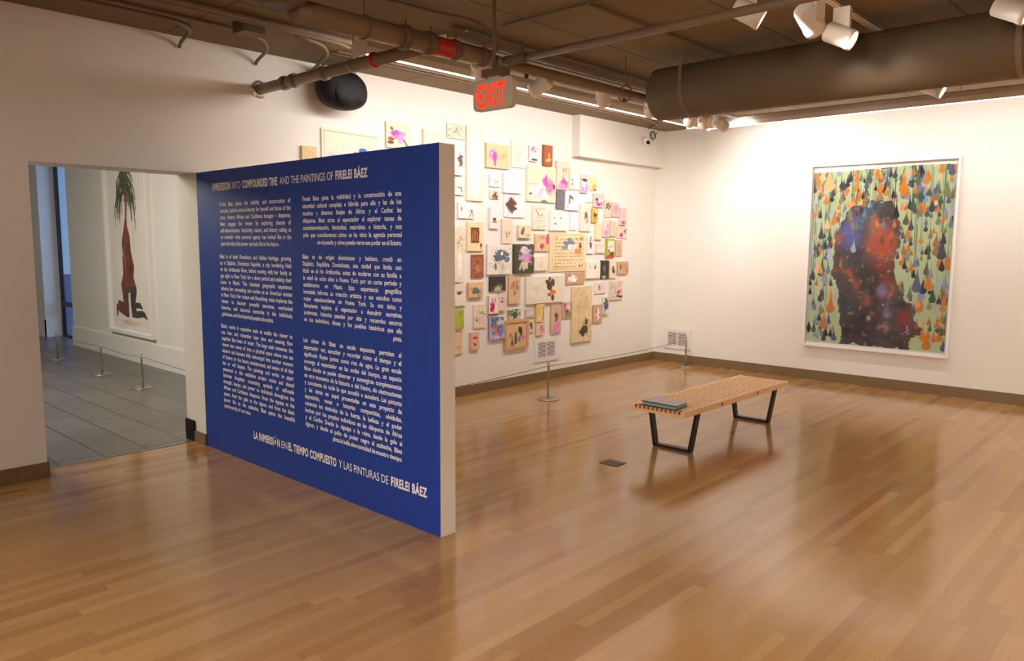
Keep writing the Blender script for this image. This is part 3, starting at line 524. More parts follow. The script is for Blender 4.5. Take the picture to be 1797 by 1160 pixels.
 (677.9,212.2,257.6,721,(236,216,184),[('b',.42,.5,.28,.2,(224,120,190)),('b',.6,.58,.18,.2,(230,150,200)),('b',.2,.66,.13,.12,(176,80,60)),('b',.2,.24,.08,.09,(110,110,80)),('l',[(.7,.66),(.9,.98)],.04,(110,100,60)),('b',.16,.8,.13,.04,(90,80,50)),('b',.35,.42,.14,.1,(216,80,170))],"square picture with a drooping pink flower above the partition"),
 (743.5,226,275,782,(240,226,196),[('w',.5,.5,.4,.4,(244,234,212),.6)],"blank cream sheet above the near end of the partition"),
]
for i, (pl, pt, pb, pr_, base, marks, label) in enumerate(PICS):
    dp = .018 + (i*7 % 5)*.004
    a = on(1, -dp, pl, pt); b = on(1, -dp, pl, pb); c = on(1, -dp, pr_, pt)
    hh = a.z-b.z; ww = c.x-a.x
    nh = max(14, int((pb-pt)*1.25)+1); nw = max(12, int((pr_-pl)*1.5)+1)
    ob = canvas('wall_picture', (a.x, 0, a.z), (ww, 0, 0), hh, dp, (0,-1,0), paint(nh, nw, base, marks, 100+i))
    tag(ob, label, 'picture', 'small pictures hung salon style on the long wall')
    if 'wood framed' in label:
        f = MB(); x0, x1, z0, z1 = a.x, a.x+ww, b.z, a.z; y = -dp-.012
        for q in (((x0-.02, 0, z0-.02), (x0+.012, y, z1+.02)), ((x1-.012, 0, z0-.02), (x1+.02, y, z1+.02)), ((x0+.012, 0, z1-.012), (x1-.012, y, z1+.02)), ((x0+.012, 0, z0-.02), (x1-.012, y, z0+.012))): f.box(*q)
        obj('frame', f, mat('pale_oak_frame', (206,166,120), .5), ob)

# ------------------------------------------------------------ the large framed painting on the right wall
def drops_image(h, w):
    rng = np.random.default_rng(5)
    I = np.ones((h, w, 3))*np.array((176,196,150.)); V, U = np.mgrid[0:h, 0:w]; U = U/(w-1); V = V/(h-1); asp = h/w
    I *= (1+.08*(noise(rng, h, w, 4)-.5))[..., None]
    for k in range(62):
        u = rng.random(); e = rng.uniform(.15, .95); c = np.array((74,88,74)) if rng.random() < .7 else np.array((120,130,100))
        m = (np.abs(U-u) < .0022) & (V < e); I[m] = I[m]*.35+c*.65
    cols = [(192,122,44),(198,128,52),(214,156,92),(76,90,84),(96,104,84),(60,66,78),(44,48,66),(40,38,44),(104,128,146),(134,150,176),(168,176,192),(126,126,86),(146,140,96),(226,182,132),(92,122,112),(60,92,72),(78,92,122),(196,120,50),(150,118,70)]
    def drop(u, v, r, L, c, asp=asp):
        # round belly at v, pointed tail going up by L
        dx = (U-u)/r; dy = (V-v)*asp
        belly = np.hypot(U-u, dy) < r
        t = (-dy)/(L); wid = r*np.clip(1-t, 0, 1)**1.5
        tail = (dy < 0) & (t < 1) & (np.abs(U-u) < np.maximum(wid, .0018))
        m = belly | tail; I[m] = np.array(c, float)
        return m
    for k in range(620):
        v = rng.random()**1.15*.98; u = rng.random(); r = rng.uniform(.010, .023)*(1.35 if rng.random() < .12 else 1)
        drop(u, v, r, r*rng.uniform(3, 5), cols[rng.integers(len(cols))])
    poly = [(.3,.22),(.38,.19),(.5,.18),(.6,.21),(.66,.3),(.655,.42),(.62,.5),(.63,.6),(.68,.67),(.76,.76),(.82,.85),(.835,.9),(.77,.965),(.77,1.01),(.28,1.01),(.275,.92),(.25,.8),(.235,.72),(.19,.62),(.175,.52),(.19,.42),(.22,.3)]
    ju = .035*(noise(rng, h, w, 18)-.5); jv = .045*(noise(rng, h, w, 18)-.5)
    X = U+ju*2; Y = V+jv*2; ins = np.zeros((h, w), bool)
    for (x0, y0), (x1, y1) in zip(poly, poly[1:]+poly[:1]):
        c = ((y0 > Y) != (y1 > Y)) & (X < (x1-x0)*(Y-y0)/((y1-y0) if y1 != y0 else 1e-9)+x0); ins ^= c
    n1 = noise(rng, h, w, 5); n2 = noise(rng, h, w, 9); n3 = noise(rng, h, w, 24)
    def sm(x): return np.clip(x, 0, 1)[..., None]
    C = np.ones((h, w, 3))*np.array((74,64,66.))
    def lay(c, m): C[:] = C*(1-sm(m))+np.array(c, float)*sm(m)
    def spot(u, v, ru, rv, s=1.6): return (1-np.hypot((U-u)/ru, (V-v)/rv)+(n1-.5)*1.2)*s
    lay((74,88,164), spot(.30,.36,.13,.14)); lay((80,100,112), spot(.44,.24,.14,.09)); lay((176,74,44), spot(.54,.42,.15,.2)); lay((176,96,56), spot(.5,.3,.08,.08)*.8)
    lay((140,46,34), spot(.52,.58,.14,.1)); lay((48,36,34), spot(.4,.62,.18,.1)); lay((36,32,40), spot(.4,.85,.2,.2)); lay((132,44,46), spot(.74,.84,.1,.09)*.9)
    lay((150,130,166), spot(.6,.84,.05,.1)*.8); lay((134,116,150), spot(.55,.68,.05,.06)*.9); lay((44,76,104), spot(.34,.8,.06,.1)*.7); lay((70,90,120), spot(.79,.8,.05,.09)*.7)
    lay((140,80,50), spot(.46,.73,.07,.07)*.7); lay((206,180,180), spot(.47,.84,.03,.03)*.9)
    n4 = noise(rng, h, w, 12); n5 = noise(rng, h, w, 34)
    lay((150,78,52), (n4-.56)*6*.7*np.clip(2-abs(V-.45)*4, 0, 1)); lay((84,74,112), (n5-.6)*6*.6); lay((40,46,58), (.42-n4)*6*.6); lay((168,104,84), (n5*n4-.36)*8*.6); lay((190,186,190), (n5-.72)*9*.7)
    lay((214,130,70), (n3-.66)*7*.6); lay((30,28,34), (n2-.62)*5*.7); lay((160,160,190), (n3*n2-.50)*9*.6); lay((110,120,120), (.30-n3)*6*.5)
    I[ins] = C[ins]
    for k in range(60):
        t = rng.random(); u = rng.uniform(.2, .62); v = rng.uniform(.16, .34); r = rng.uniform(.009, .018)
        if rng.random() < .5: drop(u, v, r, r*4, cols[rng.integers(len(cols))])
    for (u, v, r, c) in ((.66,.13,.031,(205,128,36)),(.62,.27,.024,(36,34,38)),(.33,.46,.02,(150,170,200)),(.79,.66,.034,(84,96,126)),(.9,.72,.024,(50,84,70)),(.88,.97,.03,(206,120,36)),(.18,.8,.032,(196,110,44)),(.24,.55,.014,(150,112,60)),(.15,.5,.022,(168,180,204)),(.7,.55,.016,(44,36,44)),(.12,.1,.04,(220,170,120)),(.94,.86,.018,(206,116,40))):
        drop(u, v, r, r*4.5, c)
    return np.clip(I, 0, 255)
M_frame = mat('white_wood_frame', (238,232,226), .4)
fr = empty('framed_painting', (0, -3.17, .44), 'large white framed painting of hanging drops over a dark mottled shape', 'painting')
FY0, FY1, FZ0, FZ1 = -2.322, -4.022, .442, 2.748
def frame_mb(x, d, y0, y1, z0, z1, w):
    m = MB()
    m.box((x, y0, z0), (x-d, y0-w, z1)).box((x, y1, z0), (x-d, y1+w, z1)).box((x, y0-w, z1), (x-d, y1+w, z1-w)).box((x, y0-w, z0), (x-d, y1+w, z0+w)); return m
obj('frame', frame_mb(0, .062, FY0, FY1, FZ0, FZ1, .026), M_frame, fr, bevel=.003)
obj('mat_board', MB().box((0, FY0-.02, FZ0+.02), (-.012, FY1+.02, FZ1-.02)), M_frame, fr)
IM = drops_image(440, 326)
hh, wd = IM.shape[:2]; V_, U_ = np.mgrid[0:hh, 0:wd]; edge = (V_/(hh-1)) < (.012+.006*np.sin(U_/wd*5+1)); IM[edge] = (240,234,226)
canvas('painting', (-.012, -2.356, 2.69), (0, -1.618, 0), 2.19, .006, (-1,0,0), IM, fr)
obj('glazing', MB().box((-.046, FY0-.026, FZ0+.026), (-.05, FY1+.026, FZ1-.026)), M_glass, fr)

# ------------------------------------------------------------ framed painting in the hall
def palm_image(h, w):
    tr = (116,68,56); dk = (72,50,48); lf = (70,76,56)
    mk = [('w',.5,.965,.3,.02,(226,190,176),.8)]
    rng = random.Random(3)
    for k in range(46):
        a = rng.choice([-1, 1])*rng.uniform(.25, 1); L = rng.uniform(.06, .22); u0 = .45+a*.05; v0 = .10+rng.uniform(-.06, .10); W_ = abs(a)*.24
        c = rng.choice([lf, (56,62,44), (104,106,76), (48,52,44)]); q = []
        for i in range(9):
            t = i/8; q.append((u0+math.copysign(W_*math.sin(t*1.45), a), v0+L*t*t*1.1))
        for i in range(8): mk.append(('l', q[i:i+2], .013*(1-.75*abs(i/8-.35)), c))
    def hv(x, y):
        q = on(0, XH-.017, x, y); return ((5.90-q.y)/1.36, (2.84-q.z)/2.37)
    body = [(218.4,340),(218.9,383.8),(216.7,401.4),(214,419),(213.7,430.8),(215.9,447.6),(214.5,450),(216.1,481.4),(212.8,499.3),(216.1,522.8),(225,515),(230,512),(240,512),(239.3,506.2),(234.5,486.9),(235.2,467.6),(231.7,451),(229.1,436.6),(227.7,416.1),(222.5,395.6),(221.8,380.9),(223.3,340)]
    leg1 = [(212.8,499.3),(216.1,522.8),(217,530),(208,526),(207.5,533),(204.5,532.4),(205.5,555.2),(208,552),(207.6,545),(218,553),(225.5,557.9),(227.6,555.9),(226,530),(224.8,505)]
    leg2 = [(225,503),(228.3,511.7),(230,535),(232.4,557.2),(240.7,558.9),(251.7,557.2),(260,562),(255,550),(250.3,545.5),(240,546),(239.5,541),(251.7,542.8),(246.2,531.7),(237.9,531),(240,515),(239.3,503)]
    mk += [('b',.45,.10,.10,.11,(88,88,60))]+[('p', [hv(*q) for q in P], c) for P, c in ((body, (126,72,56)), (leg1, (104,68,62)), (leg2, (78,66,66)))]
    mk += [('l', [hv(217,430), hv(219,455), hv(221,480)], .012, (176,120,100)), ('l', [hv(225,425), hv(228,455), hv(229,478)], .014, (92,48,40)), ('l', [hv(220,350), hv(220.5,380)], .008, (170,120,100))]
    for x, y0, y1 in ((209,360,415),(233,385,440),(212,440,447)): mk.append(('l', [hv(x, y0), hv(x+2.5, y1)], .004, (196,184,164)))
    return paint(h, w, (234,226,212), mk, 9)
hp = empty('framed_painting', (XH, 5.25, .38), 'white framed painting of a palm topped trunk in the hall beyond the doorway', 'painting')
obj('frame', frame_mb(XH, .06, 6.02, 4.44, .385, 2.9, .05), M_frame, hp, bevel=.003)
obj('mat_board', MB().box((XH, 5.98, .42), (XH-.012, 4.47, 2.86)), M_frame, hp)
canvas('painting', (XH-.012, 5.90, 2.84), (0, -1.36, 0), 2.37, .005, (-1,0,0), palm_image(420, 190), hp)

# ------------------------------------------------------------ slatted bench
ZB = .40
c0 = on(2, ZB, 1109, 708); c1 = on(2, ZB, 1202.7, 724); c2 = on(2, ZB, 1380.5, 669); c3 = on(2, ZB, 1300, 656.7)
bx0 = (c0.x+c1.x)/2; bx1 = (c2.x+c3.x)/2; by0 = (c1.y+c2.y)/2; by1 = (c0.y+c3.y)/2
BL_ = bx1-bx0; BW = by1-by0; TH = .052
bench = empty('slatted_bench', ((bx0+bx1)/2, (by0+by1)/2, 0), 'long maple slatted bench on black metal legs in the middle of the floor', 'bench')
zt, zb = ZB, ZB-TH; rw = .028
for y in (by0, by1-rw): obj('side_rail', MB().box((bx0, y, zb), (bx1, y+rw, zt)), M_maple, bench, bevel=.002)
for x in (bx0, bx1-.03): obj('end_rail', MB().box((x, by0+rw, zb), (x+.03, by1-rw, zt-.004)), M_maple, bench, bevel=.001)
ns = 11; inner = BW-2*rw; pitch = inner/ns
for k in range(ns):
    y = by0+rw+pitch*(k+.5)
    m = MB().box((bx0+.030, y-pitch*.29, zt-.026), (bx1-.030, y+pitch*.29, zt), 0)
    m.box((bx0-.0015, y-pitch*.29, zt-.028), (bx0+.0299, y+pitch*.29, zt), 1); m.box((bx1+.0015, y-pitch*.29, zt-.028), (bx1-.0299, y+pitch*.29, zt), 1)
    obj('slat', m, [M_maple, M_mapleend], bench)
for t in (.315, .66):
    x = bx0+BL_*t
    m = MB().box((x-.016, by0+rw, zt-.045), (x+.016, by1-rw, zt-.0015), 0)
    m.box((x-.016, by0-.0015, zt-.042), (x+.016, by0+rw-.0005, zt-.014), 1)
    obj('cross_bar', m, [M_maple, M_mapleend], bench)
for xf in (-4.268, -2.772):
    w_ = .06; yc = (by0+by1)/2; m = MB()
    tp = .24; bt = .182; th = .026
    for s in (-1, 1):
        m.add([(xf+sx_*w_/2, yc+s*(yy), z) for sx_ in (-1,1) for (yy, z) in ((tp, zb), (tp-th, zb), (bt-th, .006), (bt, .006))],
              [(0,1,2,3),(7,6,5,4),(0,4,5,1),(1,5,6,2),(2,6,7,3),(3,7,4,0)])
        m.box((xf-w_/2, yc+s*tp, zb-.006), (xf+w_/2, yc+s*(tp-.09), zb))
        m.box((xf-.02, yc+s*bt, 0), (xf+.02, yc+s*(bt-.03), .007))
    m.box((xf-w_/2, yc-bt, .006), (xf+w_/2, yc+bt, .026))
    obj('leg_frame', m, M_blackmet, bench, bevel=.002)
# book on the bench
bk = empty('book', (-4.42, -2.84, ZB), 'mauve covered hardback book with teal page edges lying on the slatted bench', 'book')
p = [on(2, ZB+.038, x/5.99+1100, y/5.99+640) for x, y in ((160,372),(318,328),(640,392),(518,436))]
def slab(quad, z0, z1):
    vs = [(q.x, q.y, z0) for q in quad]+[(q.x, q.y, z1) for q in quad]
    return MB().add(vs, [(0,1,2,3),(7,6,5,4),(0,4,5,1),(1,5,6,2),(2,6,7,3),(3,7,4,0)])
cen = sum(p, Vector())/4
inn = [cen+(q-cen)*.965 for q in p]
obj('page_block', slab(inn, ZB+.005, ZB+.033), M_booke, bk)
obj('back_cover', slab(p, ZB+.001, ZB+.0055), M_bookd, bk)
obj('front_cover', slab(p, ZB+.033, ZB+.038), M_bookc, bk)
e0, e1 = p[0]+(cen-p[0])*.01, p[3]+(cen-p[3])*.01
obj('spine_band', MB().bar((p[0].x, p[0].y, ZB+.033), (p[3].x, p[3].y, ZB+.033), .004, .009), M_bookd, bk)
# floor outlet plate
fp = MB(); q = [on(2, 0, *b) for b in ((1052,812),(1068,806),(1097,813),(1083,820))]
px0, px1 = (q[0].x+q[3].x)/2, (q[1].x+q[2].x)/2; py0, py1 = (q[2].y+q[3].y)/2, (q[0].y+q[1].y)/2
plate = obj('floor_outlet', MB().box((px0, py0, 0), (px1, py1, .006)), M_brass, bevel=.002)
tag(plate, 'small dark metal outlet plate set in the wood floor near the bench', 'floor outlet')
for k in (-1, 1):
    cx, cy = (px0+px1)/2, (py0+py1)/2+k*(py1-py0)*.24
    obj('outlet_lid', MB().lathe((cx, cy, .006), (0,0,.003), [(0,.028),(1,.026)], 20), M_bookd, plate)

# ------------------------------------------------------------ barrier stanchions and cords
def stanchion(loc, label, group, hgt=.42):
    t = empty('barrier_post', loc, label, 'barrier post', group)
    obj('base', MB().lathe((0,0,0), (0,0,.016), [(0,.118),(.45,.118),(.8,.113),(1,.10)], 40), M_steel, t, local=True)
    pl = obj('pole', MB().lathe((0,0,.014), (0,0,hgt-.014), [(0,.013),(.985,.013),(1,.011)], 16), M_steel, t, local=True)
    obj('cord_eyelet', MB().lathe((0,0,hgt-.045), (0,0,.014), [(0,.0155),(1,.0155)], 16), M_chrome, pl, local=True)
    return t
s0 = stanchion((-3.423, -.836, 0), 'low steel barrier post in front of the wall vent, left of the bench', None)
dup(s0, (-.253, -.734, 0), 0, 'low steel barrier post in the far corner before the right wall vent')
h3 = dup(s0, (-6.305, 3.042, 0), 0, 'nearest and rightmost low barrier post in the tiled hall', 'barrier posts in the hall')
h2 = dup(s0, (-6.293, 4.381, 0), 0, 'middle of the three low barrier posts in the tiled hall', 'barrier posts in the hall')
h1 = dup(s0, (-6.283, 6.177, 0), 0, 'farthest low barrier post in the tiled hall, by the window', 'barrier posts in the hall')
def cord(a, b, label, sag=.03):
    a, b = Vector(a), Vector(b); pts = [a.lerp(b, t)-Vector((0,0,sag*4*t*(1-t))) for t in [i/24 for i in range(25)]]
    return tag(obj('rope_barrier', MB().tube(pts, .0035, 6), M_rope), label, 'rope barrier')
zc = .38
cord((XR+PTH+.002, -.91, zc-.03), (-3.437, -.836, zc), 'thin grey barrier cord from the partition to the near wall post')
cord((-3.409, -.836, zc), (-.268, -.734, zc), 'thin grey barrier cord along the salon wall between the two posts')
cord((-6.283, 6.163, zc), (-6.293, 4.395, zc), 'thin barrier cord in the hall between the farthest and middle posts')
cord((-6.293, 4.367, zc), (-6.305, 3.056, zc), 'thin barrier cord in the hall between the middle and nearest posts')
cord((-6.305, 3.028, zc), (-6.31, .42, zc), 'thin barrier cord in the hall running right from the nearest post')

# ------------------------------------------------------------ wall vents
def vent(origin, ux, n, W, Hh, label):
    """origin: lower left corner on the wall; ux: unit vector along the wall; n: wall normal"""
    o, ux, n = Vector(origin), Vector(ux), Vector(n); t = empty('wall_vent', o+ux*W/2, label, 'vent')
    def bx(m, u0, u1, z0, z1, d0, d1):
        a = o+ux*u0+n*d0+Vector((0,0,z0)); b = o+ux*u1+n*d1+Vector((0,0,z1)); m.box(a, b)
    mu, mz = W*.155, Hh*.18
    m = MB(); bx(m, 0, W, 0, mz, .001, .014); bx(m, 0, W, Hh-mz, Hh, .001, .014); bx(m, 0, mu, mz, Hh-mz, .001, .014); bx(m, W-mu, W, mz, Hh-mz, .001, .014); bx(m, W/2-.009, W/2+.009, mz, Hh-mz, .001, .012)
    obj('frame', m, M_whitetrim, t, bevel=.0015)
    m = MB(); bx(m, mu, W-mu, mz, Hh-mz, .0005, .002); obj('duct_shade', m, M_dark, t)  # thin sheet on the wall, the duct's inner shade put into its colour
    k = 11
    for s0_, s1_ in ((mu, W/2-.009), (W/2+.009, W-mu)):
        m = MB()
        for i in range(k):
            z = mz+(Hh-2*mz)*(i+.5)/k; bx(m, s0_, s1_, z-.0045, z+.0045, .003, .010)
        obj('louvre', m, M_whitetrim, t)
vent((-2.722, 0, .243), (1,0,0), (0,-1,0), .472, .30, 'white louvred vent on the salon wall behind the near barrier post')
vent((0, -.212, .197), (0,-1,0), (-1,0,0), .452, .302, 'white louvred vent low on the right wall near the corner')

# ------------------------------------------------------------ security camera with coiled wire
sc_ = on(1, -.13, 1131, 247)
cm = empty('security_camera', (sc_.x, -.12, sc_.z), 'small white dome security camera on the boxed soffit near the corner', 'camera')
obj('mount', MB().lathe((sc_.x, -.12, sc_.z), (0,-.03,0), [(0,.05),(1,.045)], 24), M_white, cm)
obj('dome', MB().ball((sc_.x-.012, -.165, sc_.z-.012), (.052,.05,.062), 20), M_white, cm)
obj('camera_lens', MB().lathe((sc_.x-.03, -.205, sc_.z-.03), (-.012,-.024,-.012), [(0,.026),(1,.022)], 20), M_black, cm)
cw = on(1, -.15, 1147, 237); pts = []
for i in range(60):
    a = i/59*6*PI; rr = .052+.014*math.sin(a*.31); pts.append((cw.x+rr*math.cos(a)+.0, -.135-.014*(i/59), cw.z-.005+rr*math.sin(a)))
pts += [(cw.x+.09, -.14, cw.z+.03), (cw.x+.13, -.14, cw.z+.06), (cw.x+.16, -.14, H)]
tag(obj('coiled_wire', MB().tube(pts, .0035, 6), M_black), 'loose coil of thin black wire on the soffit beside the security camera', 'cable')

# ------------------------------------------------------------ wall speaker
spx, spz = on(1, -.22, 600, 157).x, on(1, -.22, 600, 157).z
sp = empty('wall_speaker', (spx, 0, spz), 'rounded black loudspeaker mounted high on the wall under the sprinkler pipe', 'speaker')
prof = []
body = MB(); n = 40; rings = 16; vs = []
for j in range(rings+1):
    ph = PI*j/rings
    for i in range(n):
        th = 2*PI*i/n; x = math.sin(ph)*math.cos(th); z = math.sin(ph)*math.sin(th); y = -math.cos(ph)
        e = .82; sg = lambda v: math.copysign(abs(v)**e, v)
        vs.append((spx+.255*sg(x), -.215+.15*sg(y), spz+.185*sg(z)*(1-.12*x)-.02*x))
fs = [(j*n+i, j*n+(i+1) % n, (j+1)*n+(i+1) % n, (j+1)*n+i) for j in range(rings) for i in range(n)]
body.add(vs, fs, 0, True)
obj('speaker_body', body, M_black, sp)
obj('grille', MB().lathe((spx-.02, -.33, spz-.02), (0,-.038,0), [(0,.15),(.5,.13),(.8,.09),(1,.03)], 32), M_black, sp)
obj('port', MB().lathe((spx+.10, -.325, spz+.09), (.006,-.02,.006), [(0,.022),(1,.02)], 6), M_dark, sp)  # solid stub, coloured dark as the shaded inside of a hole
obj('wall_bracket', MB().box((spx-.05, 0, spz-.06), (spx+.05, -.09, spz+.06)), M_black, sp, bevel=.006)
# ------------------------------------------------------------ exit sign
EX = -6.35; ey0, ey1 = -2.632, -2.975; ez0, ez1 = 2.588, 2.778
ex = empty('exit_sign', (EX, (ey0+ey1)/2, ez0), 'grey exit sign with red letters hanging from the ceiling on a rod', 'exit sign')
m = MB(); pts2 = []
rc = .035
for cy, cz, a0 in ((ey0-rc, ez1-rc, 0), (ey0-rc, ez0+rc, 3), (ey1+rc, ez0+rc, 2), (ey1+rc, ez1-rc, 1)):
    for k in range(7):
        a = PI/2*(k/6)+{0: 0, 3: -PI/2, 2: -PI, 1: -3*PI/2}[a0]
        aa = {0: PI/2-PI/2*(k/6), 3: -PI/2*(k/6), 2: -PI/2-PI/2*(k/6), 1: PI-PI/2*(k/6)}[a0]
        pts2.append((cy+rc*math.cos(aa), cz+rc*math.sin(aa)))
nn = len(pts2); vs = [(EX, y, z) for y, z in pts2]+[(EX+.045, y, z) for y, z in pts2]
m.add(vs, [tuple(range(nn)), tuple(reversed(range(nn, 2*nn)))]+[(i, i+nn, (i+1) % nn+nn, (i+1) % nn) for i in range(nn)])
obj('sign_housing', m, M_exit, ex, bevel=.004)
m = MB(); vs, fs, a, b = word_mesh('EXIT', 3)
sy = .245/(b-a); sz_ = .150/CAPH/1.1
m.add([(EX-.002, ey0-.045-(v[0]-a)*sy, ez0+.022+v[1]*sz_) for v in vs], fs)
obj('exit_lettering', m, M_exitred, ex)
m = MB(); cy = ey0-.034; czz = ez0+.095
m.add([(EX-.002, cy, czz+.026), (EX-.002, cy+.02, czz), (EX-.002, cy, czz-.026), (EX-.002, cy-.008, czz-.022), (EX-.002, cy+.009, czz), (EX-.002, cy-.008, czz+.022)], [(0,5,4,1),(1,4,3,2)])
obj('arrow', m, M_exitred, ex)
m = MB(); yc = (ey0+ey1)/2
m.box((EX+.005, yc+.05, ez1-.01), (EX+.04, yc-.055, ez1+.018))
obj('sign_neck', m, M_exit, ex, bevel=.008)
obj('canopy_box', MB().box((EX-.015, yc+.085, ez1+.014), (EX+.06, yc-.10, ez1+.062)), M_pipe_d, ex, bevel=.004)
obj('hanging_rod', MB().cyl((EX+.02, yc-.0, ez1+.06), (EX+.02, yc, H), .0115, n=12), M_pipe_d, ex)

# ------------------------------------------------------------ sprinkler pipes
PY, PZ = -2.29, 3.06
mp_ = empty('sprinkler_main_pipe', (-5.3, PY, PZ), 'long taupe sprinkler main pipe running under the ceiling towards the duct', 'pipe')
obj('pipe', MB().cyl((-7.44, PY, PZ), (-6.45, PY, PZ), .066, n=28), M_pipe, mp_)
obj('pipe', MB().cyl((-6.46, PY, PZ), (-5.84, PY, PZ), .058, n=28), M_pipe, mp_)
obj('pipe', MB().cyl((-5.84, PY, PZ), (-3.0, PY, PZ), .038, n=24), M_pipe, mp_)
for x, r in ((-6.64,.08), (-6.43,.076), (-6.2,.07), (-5.93,.068)):
    c = obj('grooved_coupling', MB().lathe((x-.03, PY, PZ), (.06,0,0), [(0,r*.92),(.2,r),(.8,r),(1,r*.92)], 24), M_pipe_d, mp_)
    obj('coupling_bolt', MB().cyl((x, PY-.02, PZ+r-.012), (x, PY-.02, PZ+r+.03), .006, n=8), M_pipe_d, c)
obj('red_tee', MB().lathe((-6.40, PY, PZ), (.17,0,0), [(0,.066),(.25,.063),(.9,.063),(1,.066)], 24).cyl((-6.383, PY, PZ-.005), (-6.383, PY+.10, PZ-.005), .05, .046, n=20), M_red, mp_)['label'] = 'red enamel tee fitting'
for x in (-6.95, -4.15):
    obj('pipe_hanger', MB().tube([(x, PY+.07*math.sin(a), PZ+.07*math.cos(a)) for a in [2*PI*i/20 for i in range(21)]], .006, 6).cyl((x, PY, PZ+.068), (x, PY, H), .005, n=8), M_pipe_d, mp_)
BX = -6.383
br = empty('sprinkler_branch_pipe', (BX, -1.1, PZ), 'taupe sprinkler branch pipe crossing from the wall hole to the red tee', 'pipe')
obj('pipe', MB().cyl((BX, .06, PZ), (BX, PY+.07, PZ), .044, n=28), M_pipe, br)
for y in (-.42, -.56, -1.0):
    obj('pipe_sleeve', MB().lathe((BX, y-.035, PZ), (0,.07,0), [(0,.052),(.2,.058),(.8,.058),(1,.052)], 24), M_pipe, br)
obj('red_collar', MB().lathe((BX, -1.66, PZ), (0,.045,0), [(0,.05),(.3,.056),(.7,.056),(1,.05)], 24), M_red, br)['label'] = 'red enamel collar'
obj('escutcheon_ring', MB().lathe((BX, -.004, PZ), (0,-.012,0), [(0,.078),(.6,.074),(1,.052)], 32, caps=False), M_chrome, br)['label'] = 'chrome ring round the wall hole'
obj('pipe_hanger', MB().tube([(BX+.052*math.sin(a), -1.38, PZ+.052*math.cos(a)) for a in [2*PI*i/20 for i in range(21)]], .004, 6).cyl((BX, -1.38, PZ+.05), (BX, -1.38, H), .004, n=8), M_steel, br)
B2 = -5.72
b2 = empty('sprinkler_branch_pipe', (B2, -3.4, PZ), 'thin taupe sprinkler branch pipe leaving the main pipe towards the near spotlights', 'pipe')
obj('pipe', MB().cyl((B2, PY-.22, PZ), (B2, -6.2, PZ), .027, n=20), M_pipe, b2)
obj('elbow_fitting', MB().tube([(B2-.01, PY-.04, PZ), (B2-.01, PY-.07, PZ-.002), (B2, PY-.12, PZ), (B2, PY-.24, PZ)], .034, 16), M_pipe_d, b2)
obj('sprinkler_head', MB().cyl((B2, PY-.2, PZ+.02), (B2, PY-.2, PZ+.075), .012, n=10).lathe((B2, PY-.2, PZ+.075), (0,0,.012), [(0,.006),(1,.022)], 12), M_pipe_d, b2)

# ------------------------------------------------------------ round duct
DX, DZ, DR = -3.84, 3.07, .226
du = empty('round_duct', (DX, -5, DZ-DR), 'large round brown air duct under the ceiling at upper right', 'duct')
obj('duct_body', MB().lathe((DX, -2.44, DZ), (0,-1,0), [(0,DR*.93),(.012,DR*.985),(.03,DR)]+[(7.0,DR)], 64), M_duct, du)
for k in range(17):
    y = -2.62-k*.42
    obj('duct_seam', MB().lathe((DX, y, DZ), (0,-.014,0), [(0,DR-.002),(.5,DR+.0012),(1,DR-.002)], 64, caps=False), M_duct, du)
for y in (-2.77, -5.2):
    obj('hanger_strap', MB().lathe((DX, y, DZ), (0,-.035,0), [(0,DR+.004),(1,DR+.004)], 64, caps=False).box((DX-DR-.006, y, DZ), (DX-DR-.003, y-.035, H)).box((DX+DR+.003, y, DZ), (DX+DR+.006, y-.035, H)), M_pipe, du)
ob = obj('ceiling_duct_drop', MB().lathe((-7.54, -2.3, 3.05), (0,0,H-3.05), [(0,.08),(.06,.13),(.16,.158),(.3,.165),(1,.165)], 40), M_duct)
tag(ob, 'rounded brown duct drop at the top edge left of the main pipe', 'duct')

# ------------------------------------------------------------ conduits along the wall
def smooth(P, n=6):
    P = [Vector(p) for p in P]; Q = [P[0]]
    for a, b, c in zip(P, P[1:], P[2:]):
        d1, d2 = min(.12, (b-a).length*.45), min(.12, (c-b).length*.45); s_, e_ = b+(a-b).normalized()*d1, b+(c-b).normalized()*d2
        Q += [s_*(1-t)**2+b*2*t*(1-t)+e_*t*t for t in [i/n for i in range(n+1)]]
    return Q+[P[-1]]
def conduit(pts, r, label, group='conduits along the ceiling edge', m=None):
    pts = smooth(pts)
    return tag(obj('conduit', MB().tube(pts, r, 10), m or M_pipe), label, 'conduit', group)
zc2 = H-.02
conduit([(WX0, -1.02, zc2-.012), (-6.95, -1.02, zc2-.012), (-6.05, -1.0, zc2-.012)], .022, 'outermost and thickest of the taupe conduits along the left wall')
conduit([(WX0, -.88, zc2), (-6.9, -.88, zc2), (-6.15, -.86, zc2), (-6.0, -.8, zc2)], .015, 'second taupe conduit in from the thick one, left wall ceiling')
conduit([(WX0, -.62, zc2), (-7.0, -.62, zc2), (-6.6, -.5, zc2), (-6.45, -.28, zc2-.02), (-6.42, -.05, zc2-.06), (-6.42, -.016, zc2-.09)], .014, 'taupe conduit bending into the wall above the sprinkler hole')
conduit([(WX0, -.5, zc2), (-7.35, -.5, zc2), (-7.12, -.35, zc2), (-7.08, -.05, zc2-.03), (-7.08, -.016, zc2-.07)], .014, 'taupe conduit bending into the wall above the doorway')
conduit([(-6.5, -.8, zc2), (-6.2, -.72, zc2), (-6.0, -.5, zc2-.01), (-5.9, -.15, zc2-.04), (-5.9, -.016, zc2-.09)], .014, 'short curved taupe conduit above the speaker')
conduit([(-6.0, -1.04, zc2-.02), (-5.95, -1.2, zc2-.01), (-5.8, -1.4, zc2-.01), (-5.7, -1.9, zc2-.01)], .016, 'pale curved conduit passing over the branch pipe', m=M_white)
